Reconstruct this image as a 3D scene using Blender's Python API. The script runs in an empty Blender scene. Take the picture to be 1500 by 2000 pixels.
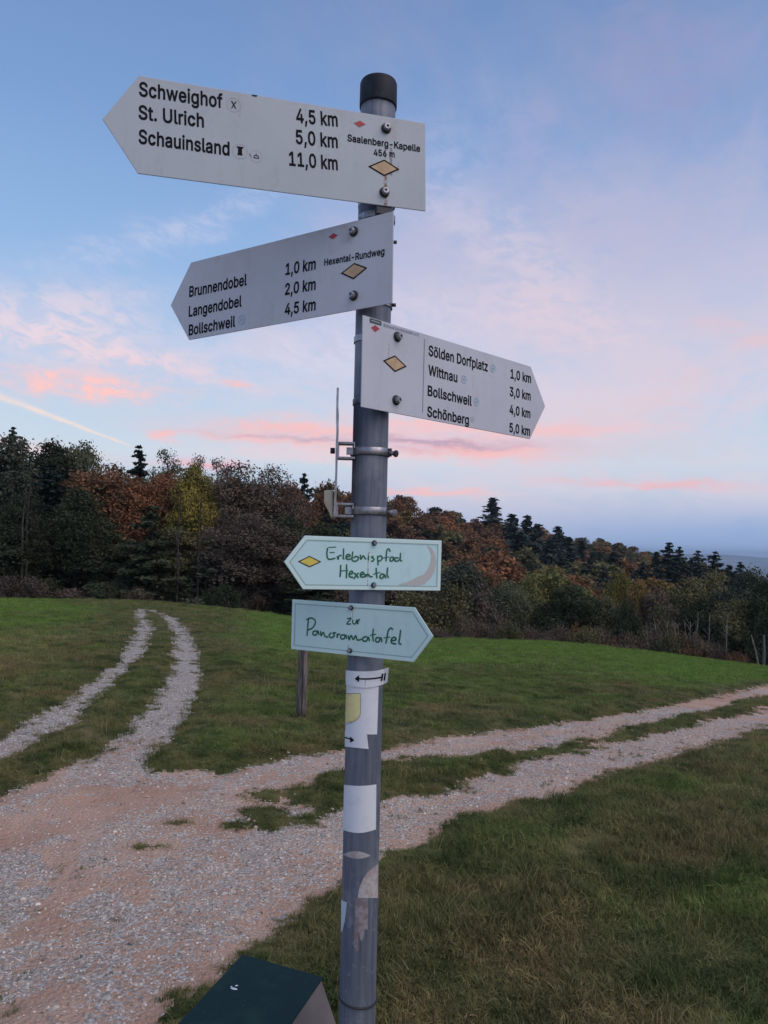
import bpy, math, random
import numpy as np
from mathutils import Vector, Matrix
from mathutils.geometry import tessellate_polygon

# ------------------------------------------------------------------ camera
S = bpy.context.scene
COL = S.collection
random.seed(4)
F = 1500.0                       # focal length in pixels of the 1500 x 2000 frame
PITCH, ROLL = math.radians(2.596), math.radians(1.274)
CAM = np.array([0.0, 0.0, 1.6])
_r = np.array([1.0, 0, 0]); _f = np.array([0, math.cos(PITCH), math.sin(PITCH)]); _u = np.cross(_r, _f)
RT = _r * math.cos(ROLL) + _u * math.sin(ROLL)
UP = _u * math.cos(ROLL) - _r * math.sin(ROLL)
FW = _f
cd = bpy.data.cameras.new('camera'); cam = bpy.data.objects.new('camera', cd); COL.objects.link(cam)
cd.sensor_fit = 'VERTICAL'; cd.sensor_height = 24.0; cd.lens = 18.0
cd.clip_start = 0.05; cd.clip_end = 60000
cam.matrix_world = Matrix(((RT[0], UP[0], -FW[0], CAM[0]), (RT[1], UP[1], -FW[1], CAM[1]), (RT[2], UP[2], -FW[2], CAM[2]), (0, 0, 0, 1)))
S.camera = cam

def ray(px, py):
    d = RT * (px - 750) + UP * (1000 - py) + FW * F
    return d / np.linalg.norm(d)
def at(px, py, Y):               # point seen at a pixel, at world depth Y
    d = ray(px, py); return CAM + d * (Y / d[1])
def project(P):
    d = np.asarray(P) - CAM; return 750 + F * (d @ RT) / (d @ FW), 1000 - F * (d @ UP) / (d @ FW)

# ------------------------------------------------------------------ node helpers
class V:
    """a value in a node tree with operators"""
    def __init__(s, nt, so): s.nt, s.so = nt, so
    def m(s, op, b=None, c=None, clamp=False):
        n = s.nt.nodes.new('ShaderNodeMath'); n.operation = op; n.use_clamp = clamp
        for k, v in enumerate((s, b, c)):
            if v is None: continue
            if isinstance(v, V): s.nt.links.new(v.so, n.inputs[k])
            else: n.inputs[k].default_value = v
        return V(s.nt, n.outputs[0])
    def __add__(s, b): return s.m('ADD', b)
    def __sub__(s, b): return s.m('SUBTRACT', b)
    def __mul__(s, b): return s.m('MULTIPLY', b)
    def __truediv__(s, b): return s.m('DIVIDE', b)
    def step(s, a, b):           # smoothstep a..b
        n = s.nt.nodes.new('ShaderNodeMapRange'); n.interpolation_type = 'SMOOTHSTEP'
        s.nt.links.new(s.so, n.inputs[0]); n.inputs[1].default_value = a; n.inputs[2].default_value = b
        n.inputs[3].default_value = 0; n.inputs[4].default_value = 1
        return V(s.nt, n.outputs[0])
def val(nt, x):
    n = nt.nodes.new('ShaderNodeValue'); n.outputs[0].default_value = x; return V(nt, n.outputs[0])
def xyz(nt, a, b, c):
    n = nt.nodes.new('ShaderNodeCombineXYZ')
    for k, v in enumerate((a, b, c)):
        if isinstance(v, V): nt.links.new(v.so, n.inputs[k])
        else: n.inputs[k].default_value = v
    return V(nt, n.outputs[0])
def split(nt, so):
    n = nt.nodes.new('ShaderNodeSeparateXYZ'); nt.links.new(so, n.inputs[0]); return [V(nt, o) for o in n.outputs]
def noise(nt, vec, scale, detail=4, rough=0.55, dist=0.0):
    n = nt.nodes.new('ShaderNodeTexNoise'); n.inputs['Scale'].default_value = scale; n.inputs['Detail'].default_value = detail
    n.inputs['Roughness'].default_value = rough; n.inputs['Distortion'].default_value = dist
    if vec is not None: nt.links.new(vec.so if isinstance(vec, V) else vec, n.inputs['Vector'])
    return V(nt, n.outputs[0])
def mixc(nt, f, a, b, mode='MIX'):
    n = nt.nodes.new('ShaderNodeMix'); n.data_type = 'RGBA'; n.blend_type = mode
    for k, v in ((0, f), (6, a), (7, b)):
        if isinstance(v, V): nt.links.new(v.so, n.inputs[k])
        elif k == 0: n.inputs[0].default_value = v
        else: n.inputs[k].default_value = (*v[:3], 1)
    return V(nt, n.outputs[2])
def ramp(nt, f, stops):
    n = nt.nodes.new('ShaderNodeValToRGB'); nt.links.new(f.so, n.inputs[0]); e = n.color_ramp.elements
    while len(e) < len(stops): e.new(0.5)
    for k, (p, c) in enumerate(stops): e[k].position = p; e[k].color = (*c[:3], 1)
    return V(nt, n.outputs[0])
def lin(r, g, b):
    f = lambda c: (c / 255 / 12.92) if c <= 10 else ((c / 255 + 0.055) / 1.055) ** 2.4
    return (f(r), f(g), f(b))

# ------------------------------------------------------------------ sky and light
SUN_EL, SUN_AZ = math.radians(50), math.radians(128)     # lamp raised high to brighten the ground; behind the camera on the right
w = bpy.data.worlds.new('World'); S.world = w; w.use_nodes = True
nt = w.node_tree; nt.nodes.clear()
def azel(px, py):
    d = ray(px, py); return math.atan2(d[0], d[1]), math.asin(d[2])
tc = nt.nodes.new('ShaderNodeTexCoord')
dx, dy, dz = split(nt, tc.outputs['Generated'])
az = dx.m('ARCTAN2', dy); el = dz.m('MAXIMUM', -0.2).m('MINIMUM', 1.0).m('ARCSINE')
sky = nt.nodes.new('ShaderNodeTexSky'); sky.sky_type = 'NISHITA'; sky.sun_disc = False
sky.sun_elevation = math.radians(3); sky.sun_rotation = SUN_AZ
nish = mixc(nt, 1.0, V(nt, sky.outputs[0]), (0.13, 0.13, 0.13), 'MULTIPLY')
elr = el / 1.5708
air = ramp(nt, elr, [(0.0, lin(150, 178, 218)), (0.03, lin(172, 194, 226)), (0.07, lin(206, 220, 236)), (0.13, lin(184, 208, 238)),
                     (0.22, lin(148, 184, 230)), (0.32, lin(124, 160, 212)), (0.42, lin(110, 143, 194)), (1.0, lin(112, 134, 178))])
air = mixc(nt, 0.12, air, nish)
# thin high cloud, seen as a flat layer overhead
q = dz.m('MAXIMUM', 0.0) + 0.16
cx, cy = dx / q, dy / q
big = noise(nt, xyz(nt, cx * 0.55 + cy * 0.2, cy * 0.42 - cx * 0.1, 3.7), 1.25, 6, 0.56, 0.35)
fine = noise(nt, xyz(nt, cx * 1.3 - cy * 0.7, cy * 0.55 + cx * 0.5, 9.1), 2.1, 7, 0.6, 0.5)
side = (az * 1.1 + 0.08).m('MAXIMUM', -0.28).m('MINIMUM', 0.12)
fine2 = noise(nt, xyz(nt, cx * 2.6 - cy * 1.1, cy * 1.3 + cx * 0.8, 2.1), 2.6, 8, 0.62, 0.8)
veil = ((big * 0.5 + fine * 0.32 + fine2 * 0.18) + side * 0.4).step(0.43, 0.62)
veilcol = ramp(nt, elr, [(0.0, lin(178, 186, 214)), (0.05, lin(210, 206, 220)), (0.12, lin(216, 205, 218)), (0.2, lin(196, 192, 214)),
                         (0.3, lin(163, 170, 204)), (0.4, lin(138, 146, 186)), (1.0, lin(150, 150, 176))])
skyc = mixc(nt, veil * 0.85, air, veilcol)
# low blue band over the plain on the right
band = el.m('MULTIPLY', -1).step(-0.075, -0.012) * az.step(-0.05, 0.42)
skyc = mixc(nt, band * 0.9, skyc, lin(146, 172, 214))
# separate clouds lit pink from below: (pixel x, y, half width, half height, tilt, strength, colour)
wn1 = noise(nt, xyz(nt, az * 5.0, el * 14.0, 1.3), 3.0, 5, 0.62); wn2 = noise(nt, xyz(nt, az * 7.0, el * 22.0, 7.9), 3.0, 5, 0.62)
wa = az + (wn1 - 0.5) * 0.11; we = el + (wn2 - 0.5) * 0.035
mott = noise(nt, xyz(nt, az * 9.0 + el * 5.0, el * 17.0, 4.4), 3.0, 7, 0.66, 0.6).step(0.36, 0.62) * 0.75 + 0.25
PINK, PALE, GREY = lin(252, 186, 180), lin(240, 208, 214), lin(178, 160, 186)
clouds = [(150, 752, 135, 24, 0, 1.0, lin(252, 196, 190)), (250, 700, 190, 20, .12, .75, lin(240, 206, 210)), (70, 640, 200, 50, .05, .75, lin(232, 212, 220)),
          (150, 595, 120, 32, -.2, .5, lin(228, 210, 220)), (325, 850, 26, 9, 0, .8, lin(247, 190, 190)), (465, 745, 16, 7, 0, .8, PINK),
          (600, 838, 190, 17, 0, .72, PINK), (530, 860, 150, 11, .04, .7, PINK), (600, 858, 160, 6, .02, .6, GREY),
          (700, 890, 230, 14, .0, .6, lin(246, 200, 202)), (880, 870, 170, 14, .03, .9, lin(226, 170, 180)), (960, 884, 110, 12, .03, .75, PINK),
          (850, 866, 140, 7, .03, .75, lin(170, 158, 184)), (1090, 845, 130, 12, -.04, .7, PINK), (900, 832, 150, 12, 0, .6, PINK),
          (840, 960, 110, 8, .04, .65, PINK), (1260, 944, 150, 8, .02, .7, lin(240, 178, 182)), (1250, 810, 200, 50, -.08, .5, lin(222, 198, 208)),
          (1060, 560, 110, 75, .3, .6, lin(212, 198, 212)), (1330, 740, 60, 24, -.3, .5, lin(220, 196, 204)), (1405, 632, 30, 14, .2, .4, lin(222, 190, 196)),
          (1480, 665, 40, 10, 0, .5, lin(228, 190, 190)), (800, 620, 170, 60, 0, .4, lin(216, 206, 224)), (1180, 430, 120, 70, .5, .5, lin(184, 182, 208)), (1000, 250, 100, 60, .9, .35, lin(160, 168, 206)), (1300, 120, 160, 90, .8, .5, lin(146, 150, 188)), (620, 700, 190, 45, 0, .5, lin(214, 212, 230)), (960, 470, 190, 50, .45, .55, lin(206, 198, 216)), (1120, 640, 170, 46, .2, .55, lin(222, 204, 214)), (1400, 380, 110, 60, -.4, .45, lin(178, 178, 206)), (880, 330, 90, 60, .8, .4, lin(176, 184, 216)), (1240, 880, 210, 26, 0, .45, lin(206, 200, 212)), (420, 420, 160, 22, -.5, .35, lin(196, 200, 226)), (250, 480, 190, 26, -.35, .4, lin(196, 200, 226)), (20, 868, 170, 10, .08, .6, lin(240, 206, 206)),
          (395, 905, 60, 10, 0, .8, lin(244, 176, 186))]
for (px, py, hw, hh, tl, st, colr) in clouds:
    a0, e0 = azel(px, py)
    da, de = wa - a0, we - e0
    ct, sn = math.cos(tl), math.sin(tl)
    qa = (da * ct - de * sn) / (hw / F); qe = (da * sn + de * ct) / (hh / F)
    k = (qa * qa + qe * qe).m('MULTIPLY', -0.9).m('EXPONENT') * (mott * 0.5 + 0.5 if hh < 20 else mott)
    skyc = mixc(nt, (k * 1.25).m('MINIMUM', 1.0) * st, skyc, colr)
# condensation trail, lit orange
ta, tb = ray(-60, 752), ray(262, 873)
nrm = np.cross(ta, tb); nrm /= np.linalg.norm(nrm); along = tb - ta; along /= np.linalg.norm(along)
dist = (dx * float(nrm[0]) + dy * float(nrm[1]) + dz * float(nrm[2])) + (wn2 - 0.5) * 0.004
tt = dx * float(along[0]) + dy * float(along[1]) + dz * float(along[2])
ts0, ts1 = float(ta @ along), float(tb @ along)
wid = (tt * -1 + ts1) * 0.017 + 0.0010
trail = ((dist / wid) * (dist / wid)).m('MULTIPLY', -1).m('EXPONENT') * (tt * -1).step(-ts1 - 0.002, -ts1 + 0.02)
trail = trail * dy.step(0.0, 0.2) * (fine2.step(.3, .6) * .5 + .5)
skyc = mixc(nt, trail * 0.72, skyc, lin(255, 222, 200))
bg = nt.nodes.new('ShaderNodeBackground'); bg.inputs[1].default_value = 1.0; nt.links.new(skyc.so, bg.inputs[0])
wo = nt.nodes.new('ShaderNodeOutputWorld'); nt.links.new(bg.outputs[0], wo.inputs[0])
w.cycles.sampling_method = 'MANUAL'; w.cycles.sample_map_resolution = 512

ld = bpy.data.lights.new('sun', 'SUN'); ld.energy = 1.5; ld.angle = math.radians(60); ld.color = (1.0, 0.86, 0.74)
sun = bpy.data.objects.new('sun', ld); COL.objects.link(sun)
sd_ = Vector((math.sin(SUN_AZ) * math.cos(SUN_EL), math.cos(SUN_AZ) * math.cos(SUN_EL), math.sin(SUN_EL)))
sun.rotation_euler = sd_.to_track_quat('Z', 'Y').to_euler()
S.view_settings.view_transform = 'Standard'; S.view_settings.look = 'None'
S.view_settings.exposure = 0.12; S.view_settings.gamma = 1.0
S.render.engine = 'CYCLES'; S.cycles.max_bounces = 5; S.cycles.diffuse_bounces = 3; S.cycles.glossy_bounces = 2
S.cycles.transparent_max_bounces = 6; S.cycles.volume_bounces = 0; S.cycles.use_denoising = True

# ------------------------------------------------------------------ materials
def mat(name, color=(.5, .5, .5), rough=0.6, metal=0.0, spec=0.5):
    m = bpy.data.materials.new(name); m.use_nodes = True; b = m.node_tree.nodes['Principled BSDF']
    b.inputs['Base Color'].default_value = (*color, 1); b.inputs['Roughness'].default_value = rough
    b.inputs['Metallic'].default_value = metal; b.inputs['Specular IOR Level'].default_value = spec
    return m, m.node_tree, b
def setc(nt_, b, c, sock='Base Color'): nt_.links.new(c.so, b.inputs[sock])
def bump(nt_, b, h, strength=0.3, distance=0.01):
    n = nt_.nodes.new('ShaderNodeBump'); n.inputs['Strength'].default_value = strength; n.inputs['Distance'].default_value = distance
    nt_.links.new(h.so, n.inputs['Height']); nt_.links.new(n.outputs[0], b.inputs['Normal'])
def objco(nt_):
    n = nt_.nodes.new('ShaderNodeTexCoord'); return V(nt_, n.outputs['Object'])
def wpos(nt_):
    n = nt_.nodes.new('ShaderNodeNewGeometry'); return V(nt_, n.outputs['Position'])
def attr(nt_, name, kind='GEOMETRY', out='Fac'):
    n = nt_.nodes.new('ShaderNodeAttribute'); n.attribute_type = kind; n.attribute_name = name; return V(nt_, n.outputs[out])

# ------------------------------------------------------------------ mesh helpers
def mesh_np(name, v, faces, mats=(), smooth=False):
    """v (n,3); faces: (m,k) array or list"""
    me = bpy.data.meshes.new(name)
    v = np.asarray(v, np.float32)
    if isinstance(faces, np.ndarray):
        k = faces.shape[1]; n = len(faces)
        me.vertices.add(len(v)); me.vertices.foreach_set('co', v.ravel())
        me.loops.add(n * k); me.loops.foreach_set('vertex_index', faces.astype(np.int32).ravel())
        me.polygons.add(n); me.polygons.foreach_set('loop_start', np.arange(n, dtype=np.int32) * k)
        me.polygons.foreach_set('loop_total', np.full(n, k, np.int32))
        me.update(calc_edges=True)
    else:
        me.from_pydata([tuple(p) for p in v.tolist()], [], faces)
    me.polygons.foreach_set('use_smooth', np.full(len(me.polygons), smooth)); me.update()
    for m in mats: me.materials.append(m)
    return me
def link(name, me, parent=None, **props):
    o = bpy.data.objects.new(name, me); COL.objects.link(o)
    if parent is not None: o.parent = parent
    for k, v in props.items(): o[k] = v
    return o
def empty(name, loc, label, cat, group=None):
    o = bpy.data.objects.new(name, None); COL.objects.link(o); o.location = Vector(loc); o.empty_display_size = 0.2
    o['label'] = label; o['category'] = cat
    if group: o['group'] = group
    return o
class MB:
    """collects shapes into one mesh"""
    def __init__(s): s.v, s.f = [], []
    def add(s, v, f):
        k = len(s.v); s.v += [tuple(map(float, p)) for p in v]; s.f += [tuple(i + k for i in q) for q in f]
    def box(s, c, d, R=None):
        P = [np.array([x * d[0], y * d[1], z * d[2]]) / 2 for x in (-1, 1) for y in (-1, 1) for z in (-1, 1)]
        if R is not None: P = [R @ p for p in P]
        s.add([p + np.asarray(c) for p in P], [(0, 1, 3, 2), (4, 6, 7, 5), (0, 4, 5, 1), (2, 3, 7, 6), (0, 2, 6, 4), (1, 5, 7, 3)])
    def tube(s, pts, rad, n=8, caps=True):
        pts = [np.asarray(p, float) for p in pts]; rings = []
        if np.isscalar(rad): rad = [rad] * len(pts)
        prev = None
        for i, p in enumerate(pts):
            t = pts[min(i + 1, len(pts) - 1)] - pts[max(i - 1, 0)]; t /= np.linalg.norm(t) + 1e-9
            a = np.cross(t, prev if prev is not None else ([1, 0, 0] if abs(t[0]) < .9 else [0, 1, 0])); a /= np.linalg.norm(a) + 1e-9
            b = np.cross(a, t) ; prev = b
            rings.append([p + rad[i] * (a * math.cos(2 * math.pi * k / n) + b * math.sin(2 * math.pi * k / n)) for k in range(n)])
        v = [q for r_ in rings for q in r_]; f = []
        for i in range(len(pts) - 1):
            for k in range(n): f.append((i * n + k, i * n + (k + 1) % n, (i + 1) * n + (k + 1) % n, (i + 1) * n + k))
        if caps: f.append(tuple(range(n))[::-1]); f.append(tuple((len(pts) - 1) * n + k for k in range(n)))
        s.add(v, f)
    def lathe(s, c, axis, prof, n=20):
        """prof: (distance along axis, radius)"""
        axis = np.asarray(axis, float); axis /= np.linalg.norm(axis)
        a = np.cross(axis, [0, 0, 1] if abs(axis[2]) < .9 else [1, 0, 0]); a /= np.linalg.norm(a); b = np.cross(axis, a)
        v = [np.asarray(c) + axis * h + r_ * (a * math.cos(2 * math.pi * k / n) + b * math.sin(2 * math.pi * k / n)) for h, r_ in prof for k in range(n)]
        f = [(i * n + k, i * n + (k + 1) % n, (i + 1) * n + (k + 1) % n, (i + 1) * n + k) for i in range(len(prof) - 1) for k in range(n)]
        f.append(tuple(range(n))[::-1]); f.append(tuple((len(prof) - 1) * n + k for k in range(n)))
        s.add(v, f)
    def build(s, name, m, parent=None, smooth=False, bevel=0, **props):
        me = bpy.data.meshes.new(name); me.from_pydata(s.v, [], s.f)
        ms = m if isinstance(m, (list, tuple)) else [m]
        for x in ms: me.materials.append(x)
        me.update()
        if smooth:
            me.polygons.foreach_set('use_smooth', [len(f) <= 4 for f in s.f])
        o = link(name, me, parent, **props)
        if bevel:
            md = o.modifiers.new('bevel', 'BEVEL'); md.width = bevel; md.segments = 2; md.limit_method = 'ANGLE'
        return o

# ------------------------------------------------------------------ terrain
def tab(px, ys):                 # table over pixel column -> function of azimuth
    a = np.arctan((np.array(px) - 750) / F); return lambda q_: np.interp(q_, a, ys)
_dE = tab([-300, 0, 250, 400, 560, 850, 1076, 1253, 1500, 1900], [.079, .0793, .078, .0835, .0933, .1173, .1187, .1273, .144, .15])
_YE = tab([-300, 0, 250, 560, 850, 1076, 1253, 1500], [32, 32, 32, 34, 38, 42, 42, 40])
_zV = tab([-300, 0, 250, 560, 850, 1076, 1500], [-4, -4, -4.5, -6, -10, -12, -14])
_RD = tab([-300, 0, 300, 560, 760, 940, 1060, 1200, 1300, 1400, 1500], [110, 110, 120, 160, 240, 300, 360, 420, 450, 470, 480])
_RZ = tab([-900, -300, 0, 300, 560, 760, 940, 1060, 1200, 1300, 1400, 1500, 1900], [4, 4, 4.5, 3.5, 4, 8.5, 4.0, 1.2, -3.2, -9, -16, -28, -40])
def sstep(t): t = np.clip(t, 0, 1); return t * t * (3 - 2 * t)
def lump(x, y, s, seed=0):       # cheap smooth relief
    return (np.sin(x / s + 1.3 + seed) * np.cos(y / s * 1.17 + seed * 2.1) + 0.6 * np.sin(x / s * 2.1 + y / s * 1.3 + seed) + 0.35 * np.cos(x / s * 3.9 - y / s * 4.3 + seed * 3)) / 1.95
def zg(x, y):
    x = np.asarray(x, float); y = np.asarray(y, float)
    D = np.hypot(x, y); a = np.arctan2(x, y); ac = np.clip(a, -.7, .65)
    ca = np.cos(ac); DE = _YE(ac) / ca; zE = 1.6 - _dE(ac) * _YE(ac)
    back = sstep((np.abs(a) - .8) / .8)          # flatten behind the camera
    zE = zE * (1 - back) - 0.6 * back
    t = np.clip((D - 5) / (DE - 5), 0, 1); z1 = zE * t ** 1.08
    zV = _zV(ac) * (1 - back) - 5 * back; DV = 85.0
    t2 = np.clip((D - DE) / (DV - DE), 0, 1); z2 = zE + (zV - zE) * (1 - (1 - t2) ** 1.7)
    RD = _RD(ac); RZ = _RZ(ac) * (1 - back) + 2 * back
    t3 = (D - DV) / (RD - DV); z3 = zV + (RZ - zV) * sstep(t3 * 0.5 + 0.0) * 2 * (t3 < 1)
    z4 = RZ - (RZ + 150) * sstep((D - RD) / 1300)
    far = sstep((D - 11500) / 2500) * (140 + 22 * np.sin(a * 23) + 12 * np.sin(a * 61 + 1))
    z = np.where(D < DE, z1, np.where(D < DV, z2, np.where(D < RD, z3, z4 + far)))
    z = z + lump(x, y, 1.1) * 0.02 * sstep((D - 2) / 3) + lump(x, y, 4.3, 2) * 0.05 * sstep((D - 8) / 8) + lump(x, y, 23, 1) * 0.8 * sstep((D - 60) / 60)
    return z
def on_ground(px, py):
    d = ray(px, py); t = np.concatenate([np.linspace(1, 12, 1200), np.geomspace(12.01, 80, 1200)])
    P = CAM + d * t[:, None]; k = np.argmax(P[:, 2] < zg(P[:, 0], P[:, 1]))
    if k == 0: k = len(t) - 1
    return P[k][:2]
def gpoly(pts): return np.array([on_ground(*p) for p in pts])
# outlines of the grass, walked along the edges of the wheel tracks
G = {}
G['left_field'] = np.vstack([gpoly([(0, 1453), (79, 1404), (154, 1358), (187, 1330), (224, 1299), (252, 1262), (273, 1220), (268, 1198), (268, 1193), (290, 1190), (300, 1180)]), [[-14, 33], [-30, 45], [-60, 40], [-60, 0], [-16, 4.5], [-5.6, 5.3]]])
G['left_middle'] = np.vstack([gpoly([(0, 1486), (28, 1477), (75, 1444), (140, 1411), (177, 1369), (243, 1313), (280, 1271), (295, 1225), (280, 1197), (285, 1190), (299, 1196), (327, 1211), (343, 1243), (345, 1281), (327, 1327), (322, 1346), (289, 1383), (261, 1421), (229, 1444), (187, 1477), (135, 1498), (98, 1521), (42, 1542), (0, 1562)]), [[-3.6, 3.9], [-4.2, 4.1]]])
G['between'] = np.vstack([gpoly([(303, 1514), (285, 1498), (303, 1472), (336, 1439), (350, 1416), (369, 1388), (387, 1355), (392, 1313), (385, 1281), (369, 1239), (341, 1208), (308, 1197), (300, 1193), (275, 1190), (262, 1181)]), [[-14, 33], [-60, 60], [60, 60], [60, 22], [14, 11]],
                          gpoly([(1500, 1336), (1393, 1360), (1287, 1381), (1175, 1403), (1073, 1416), (999, 1427), (924, 1435), (833, 1448), (748, 1461), (667, 1467), (583, 1481), (504, 1495), (448, 1509), (373, 1509)])])
G['right_middle'] = np.vstack([gpoly([(566, 1545), (620, 1522), (748, 1499), (840, 1484), (1000, 1472), (1100, 1452), (1180, 1440), (1287, 1413), (1393, 1387), (1500, 1362)]), [[12, 9.2], [12, 8.4]],
                               gpoly([(1500, 1379), (1393, 1405), (1287, 1432), (1180, 1454), (1080, 1478), (993, 1497), (930, 1528), (860, 1545), (748, 1560), (650, 1588), (575, 1570)])])
G['verge'] = np.vstack([gpoly([(1500, 1419), (1383, 1459), (1233, 1504), (1169, 1520), (1084, 1555), (977, 1579), (903, 1595), (860, 1621), (821, 1651), (760, 1668), (666, 1728), (635, 1746), (590, 1780), (555, 1798), (527, 1822), (506, 1839), (480, 1868), (400, 1935), (345, 1958), (318, 2000)]), [[-0.9, 2.1], [-1.6, 0.6], [-2.2, -3], [10, -3], [30, 2], [14, 7.9]]])
for k, (cxp, cyp, rr) in enumerate([(515, 1558, .14), (520, 1590, .13), (545, 1603, .16), (590, 1598, .12), (600, 1612, .1), (455, 1612, .08), (790, 1530, .2), (350, 1610, .06), (300, 1655, .06), (820, 1545, .15)]):
    c = on_ground(cxp, cyp); th = np.linspace(0, 2 * np.pi, 9)[:-1]
    G['clump%d' % k] = np.stack([c[0] + rr * 1.4 * np.cos(th), c[1] + rr * np.sin(th)], 1)
def signed(poly, X, Y):          # distance to outline, positive inside
    inside = np.zeros(X.shape, bool); dmin = np.full(X.shape, 1e9)
    n = len(poly)
    for i in range(n):
        x1, y1 = poly[i]; x2, y2 = poly[(i + 1) % n]
        inside ^= ((y1 > Y) != (y2 > Y)) & (X < (x2 - x1) * (Y - y1) / (y2 - y1 + 1e-12) + x1)
        ex, ey = x2 - x1, y2 - y1; t = np.clip(((X - x1) * ex + (Y - y1) * ey) / (ex * ex + ey * ey + 1e-12), 0, 1)
        dmin = np.minimum(dmin, np.hypot(X - x1 - t * ex, Y - y1 - t * ey))
    return np.where(inside, dmin, -dmin)
def vnoise(x, y, s, seed=0):     # value noise 0..1
    r = np.random.RandomState(seed); T = r.rand(256, 256)
    x = x / s + 1000; y = y / s + 1000; xi = np.floor(x).astype(int); yi = np.floor(y).astype(int); fx = sstep(x - xi); fy = sstep(y - yi)
    g = lambda i, j: T[(xi + i) & 255, (yi + j) & 255]
    return (g(0, 0) * (1 - fx) + g(1, 0) * fx) * (1 - fy) + (g(0, 1) * (1 - fx) + g(1, 1) * fx) * fy
def grassiness(X, Y):            # metres into the grass (negative on the bare track), ragged edge
    s = np.full(X.shape, -9.0)
    near = np.hypot(X, Y) < 60
    Xn, Yn = X[near], Y[near]; sn = np.full(Xn.shape, -9.0)
    for k, p in G.items():
        q_ = signed(p, Xn, Yn)
        if k == 'right_middle': q_ = q_ - (vnoise(Xn, Yn, .30, 5) * .6 + vnoise(Xn, Yn, .11, 6) * .4 - .26) * .36 + .12
        sn = np.maximum(sn, q_)
    wv = np.clip(np.hypot(Xn, Yn) / 8, .5, 1.6)
    sn = sn - .035 * wv + (vnoise(Xn, Yn, .16, 1) - .5) * .12 * wv + (vnoise(Xn, Yn, .05, 2) - .5) * .07 + (vnoise(Xn, Yn, .6, 3) - .5) * .08 * wv
    s[near] = sn; s[~near] = 9
    return s
azs = np.concatenate([np.arange(-180, -48, 4), np.arange(-48, -36, 1), np.arange(-36, 36, .26), np.arange(36, 48, 1), np.arange(48, 180, 4)]) * math.pi / 180
rad = np.concatenate([np.linspace(.3, 1.4, 8), np.geomspace(1.45, 9, 230), np.geomspace(9.12, 60, 190), np.geomspace(61.5, 16000, 130)])
NA, NR = len(azs), len(rad)
AA, RR = np.meshgrid(azs, rad); GX, GY = (RR * np.sin(AA)).ravel(), (RR * np.cos(AA)).ravel()
GS = grassiness(GX, GY)
def relief(X, Y, s):             # turf stands a little proud of the stony wheel tracks
    D = np.hypot(X, Y)
    r_ = sstep((s + .05) / .3) * .045 - sstep((-s - .25) / .5) * .03
    r_ = r_ + (vnoise(X, Y, .22, 11) - .5) * .03 * (s < .1) + (vnoise(X, Y, .09, 12) - .5) * .012 + (vnoise(X, Y, .40, 14) - .5) * .10 * sstep((s - .1) / .3)
    return r_ * (D < 60)
GZ = zg(GX, GY) + relief(GX, GY, GS)
idx = np.arange(NA * NR).reshape(NR, NA)
nx = np.roll(idx, -1, axis=1)
quads = np.stack([idx[:-1], nx[:-1], nx[1:], idx[1:]], -1).reshape(-1, 4)[:, ::-1]
fs = GS[quads].mean(1); fD = np.hypot(GX, GY)[quads].mean(1)
fsel = {'meadow': (fs > 0) & (fD < 48), 'track': (fs <= 0) & (fD < 48), 'hillside': (fD >= 48) & (fD < 1500), 'plain': fD >= 1500}

# meadow soil under the grass
def veg_color(nt_, P, lush, straw=None):
    n1 = noise(nt_, P, 0.55, 4, .6); n2 = noise(nt_, P, 3.1, 4, .62); n3 = noise(nt_, P, 11.0, 3, .6)
    dark = mixc(nt_, n2.step(.35, .65), (.058, .092, .026), (.200, .225, .072))
    brown = mixc(nt_, n3.step(.3, .7), (.185, .130, .075), (.370, .275, .150))
    c = mixc(nt_, (n1 * .5 + n2 * .5).step(.46, .64) * .72, dark, brown)
    green = mixc(nt_, (n2 * .6 + n3 * .4).step(.36, .62), (.110, .225, .034), (.220, .360, .066))
    c = mixc(nt_, lush * (n2.step(.28, .52) * .45 + .55), c, green)
    return c
m_meadow, n_, b_ = mat('meadow_turf', rough=.95, spec=.1)
P_ = wpos(n_); c = veg_color(n_, P_, attr(n_, 'lush')); c = mixc(n_, .55, c, (.03, .022, .015)); setc(n_, b_, c); bump(n_, b_, noise(n_, P_, 30, 4), .6, .03)
m_track, n_, b_ = mat('track_gravel', rough=.93, spec=.15)
P_ = wpos(n_)
soil = mixc(n_, noise(n_, P_, 1.6, 5, .6).step(.3, .7), (.440, .270, .195), (.560, .380, .290))
stone = mixc(n_, noise(n_, P_, 60, 3, .7).step(.35, .65), (.27, .24, .215), (.68, .61, .55))
vr = n_.nodes.new('ShaderNodeTexVoronoi'); vr.inputs['Scale'].default_value = 48; n_.links.new(P_.so, vr.inputs['Vector'])
vcell = V(n_, vr.outputs['Distance']); vcol = split(n_, vr.outputs['Color'])[0]
stone = mixc(n_, vcol.step(.2, .8), mixc(n_, .5, stone, (.20, .18, .165)), stone)
stony = attr(n_, 'stony')
c = mixc(n_, (stony + (noise(n_, P_, 7, 4, .7) - .5) * .9 + (vcol - .5) * .5).step(.30, .62), soil, stone)
c = mixc(n_, noise(n_, P_, 130, 2, .6).step(.52, .66) * .4, c, (.16, .12, .10))
setc(n_, b_, c); bump(n_, b_, (vcell * -1.2) + noise(n_, P_, 80, 4, .7) * .8, .9, .012)
m_hill, n_, b_ = mat('forest_floor', rough=1, spec=0)
P_ = wpos(n_); c = mixc(n_, noise(n_, P_, .12, 5).step(.4, .6), (.025, .027, .015), (.055, .038, .022)); setc(n_, b_, c)
m_plain, n_, b_ = mat('far_plain', rough=1, spec=0)
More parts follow.
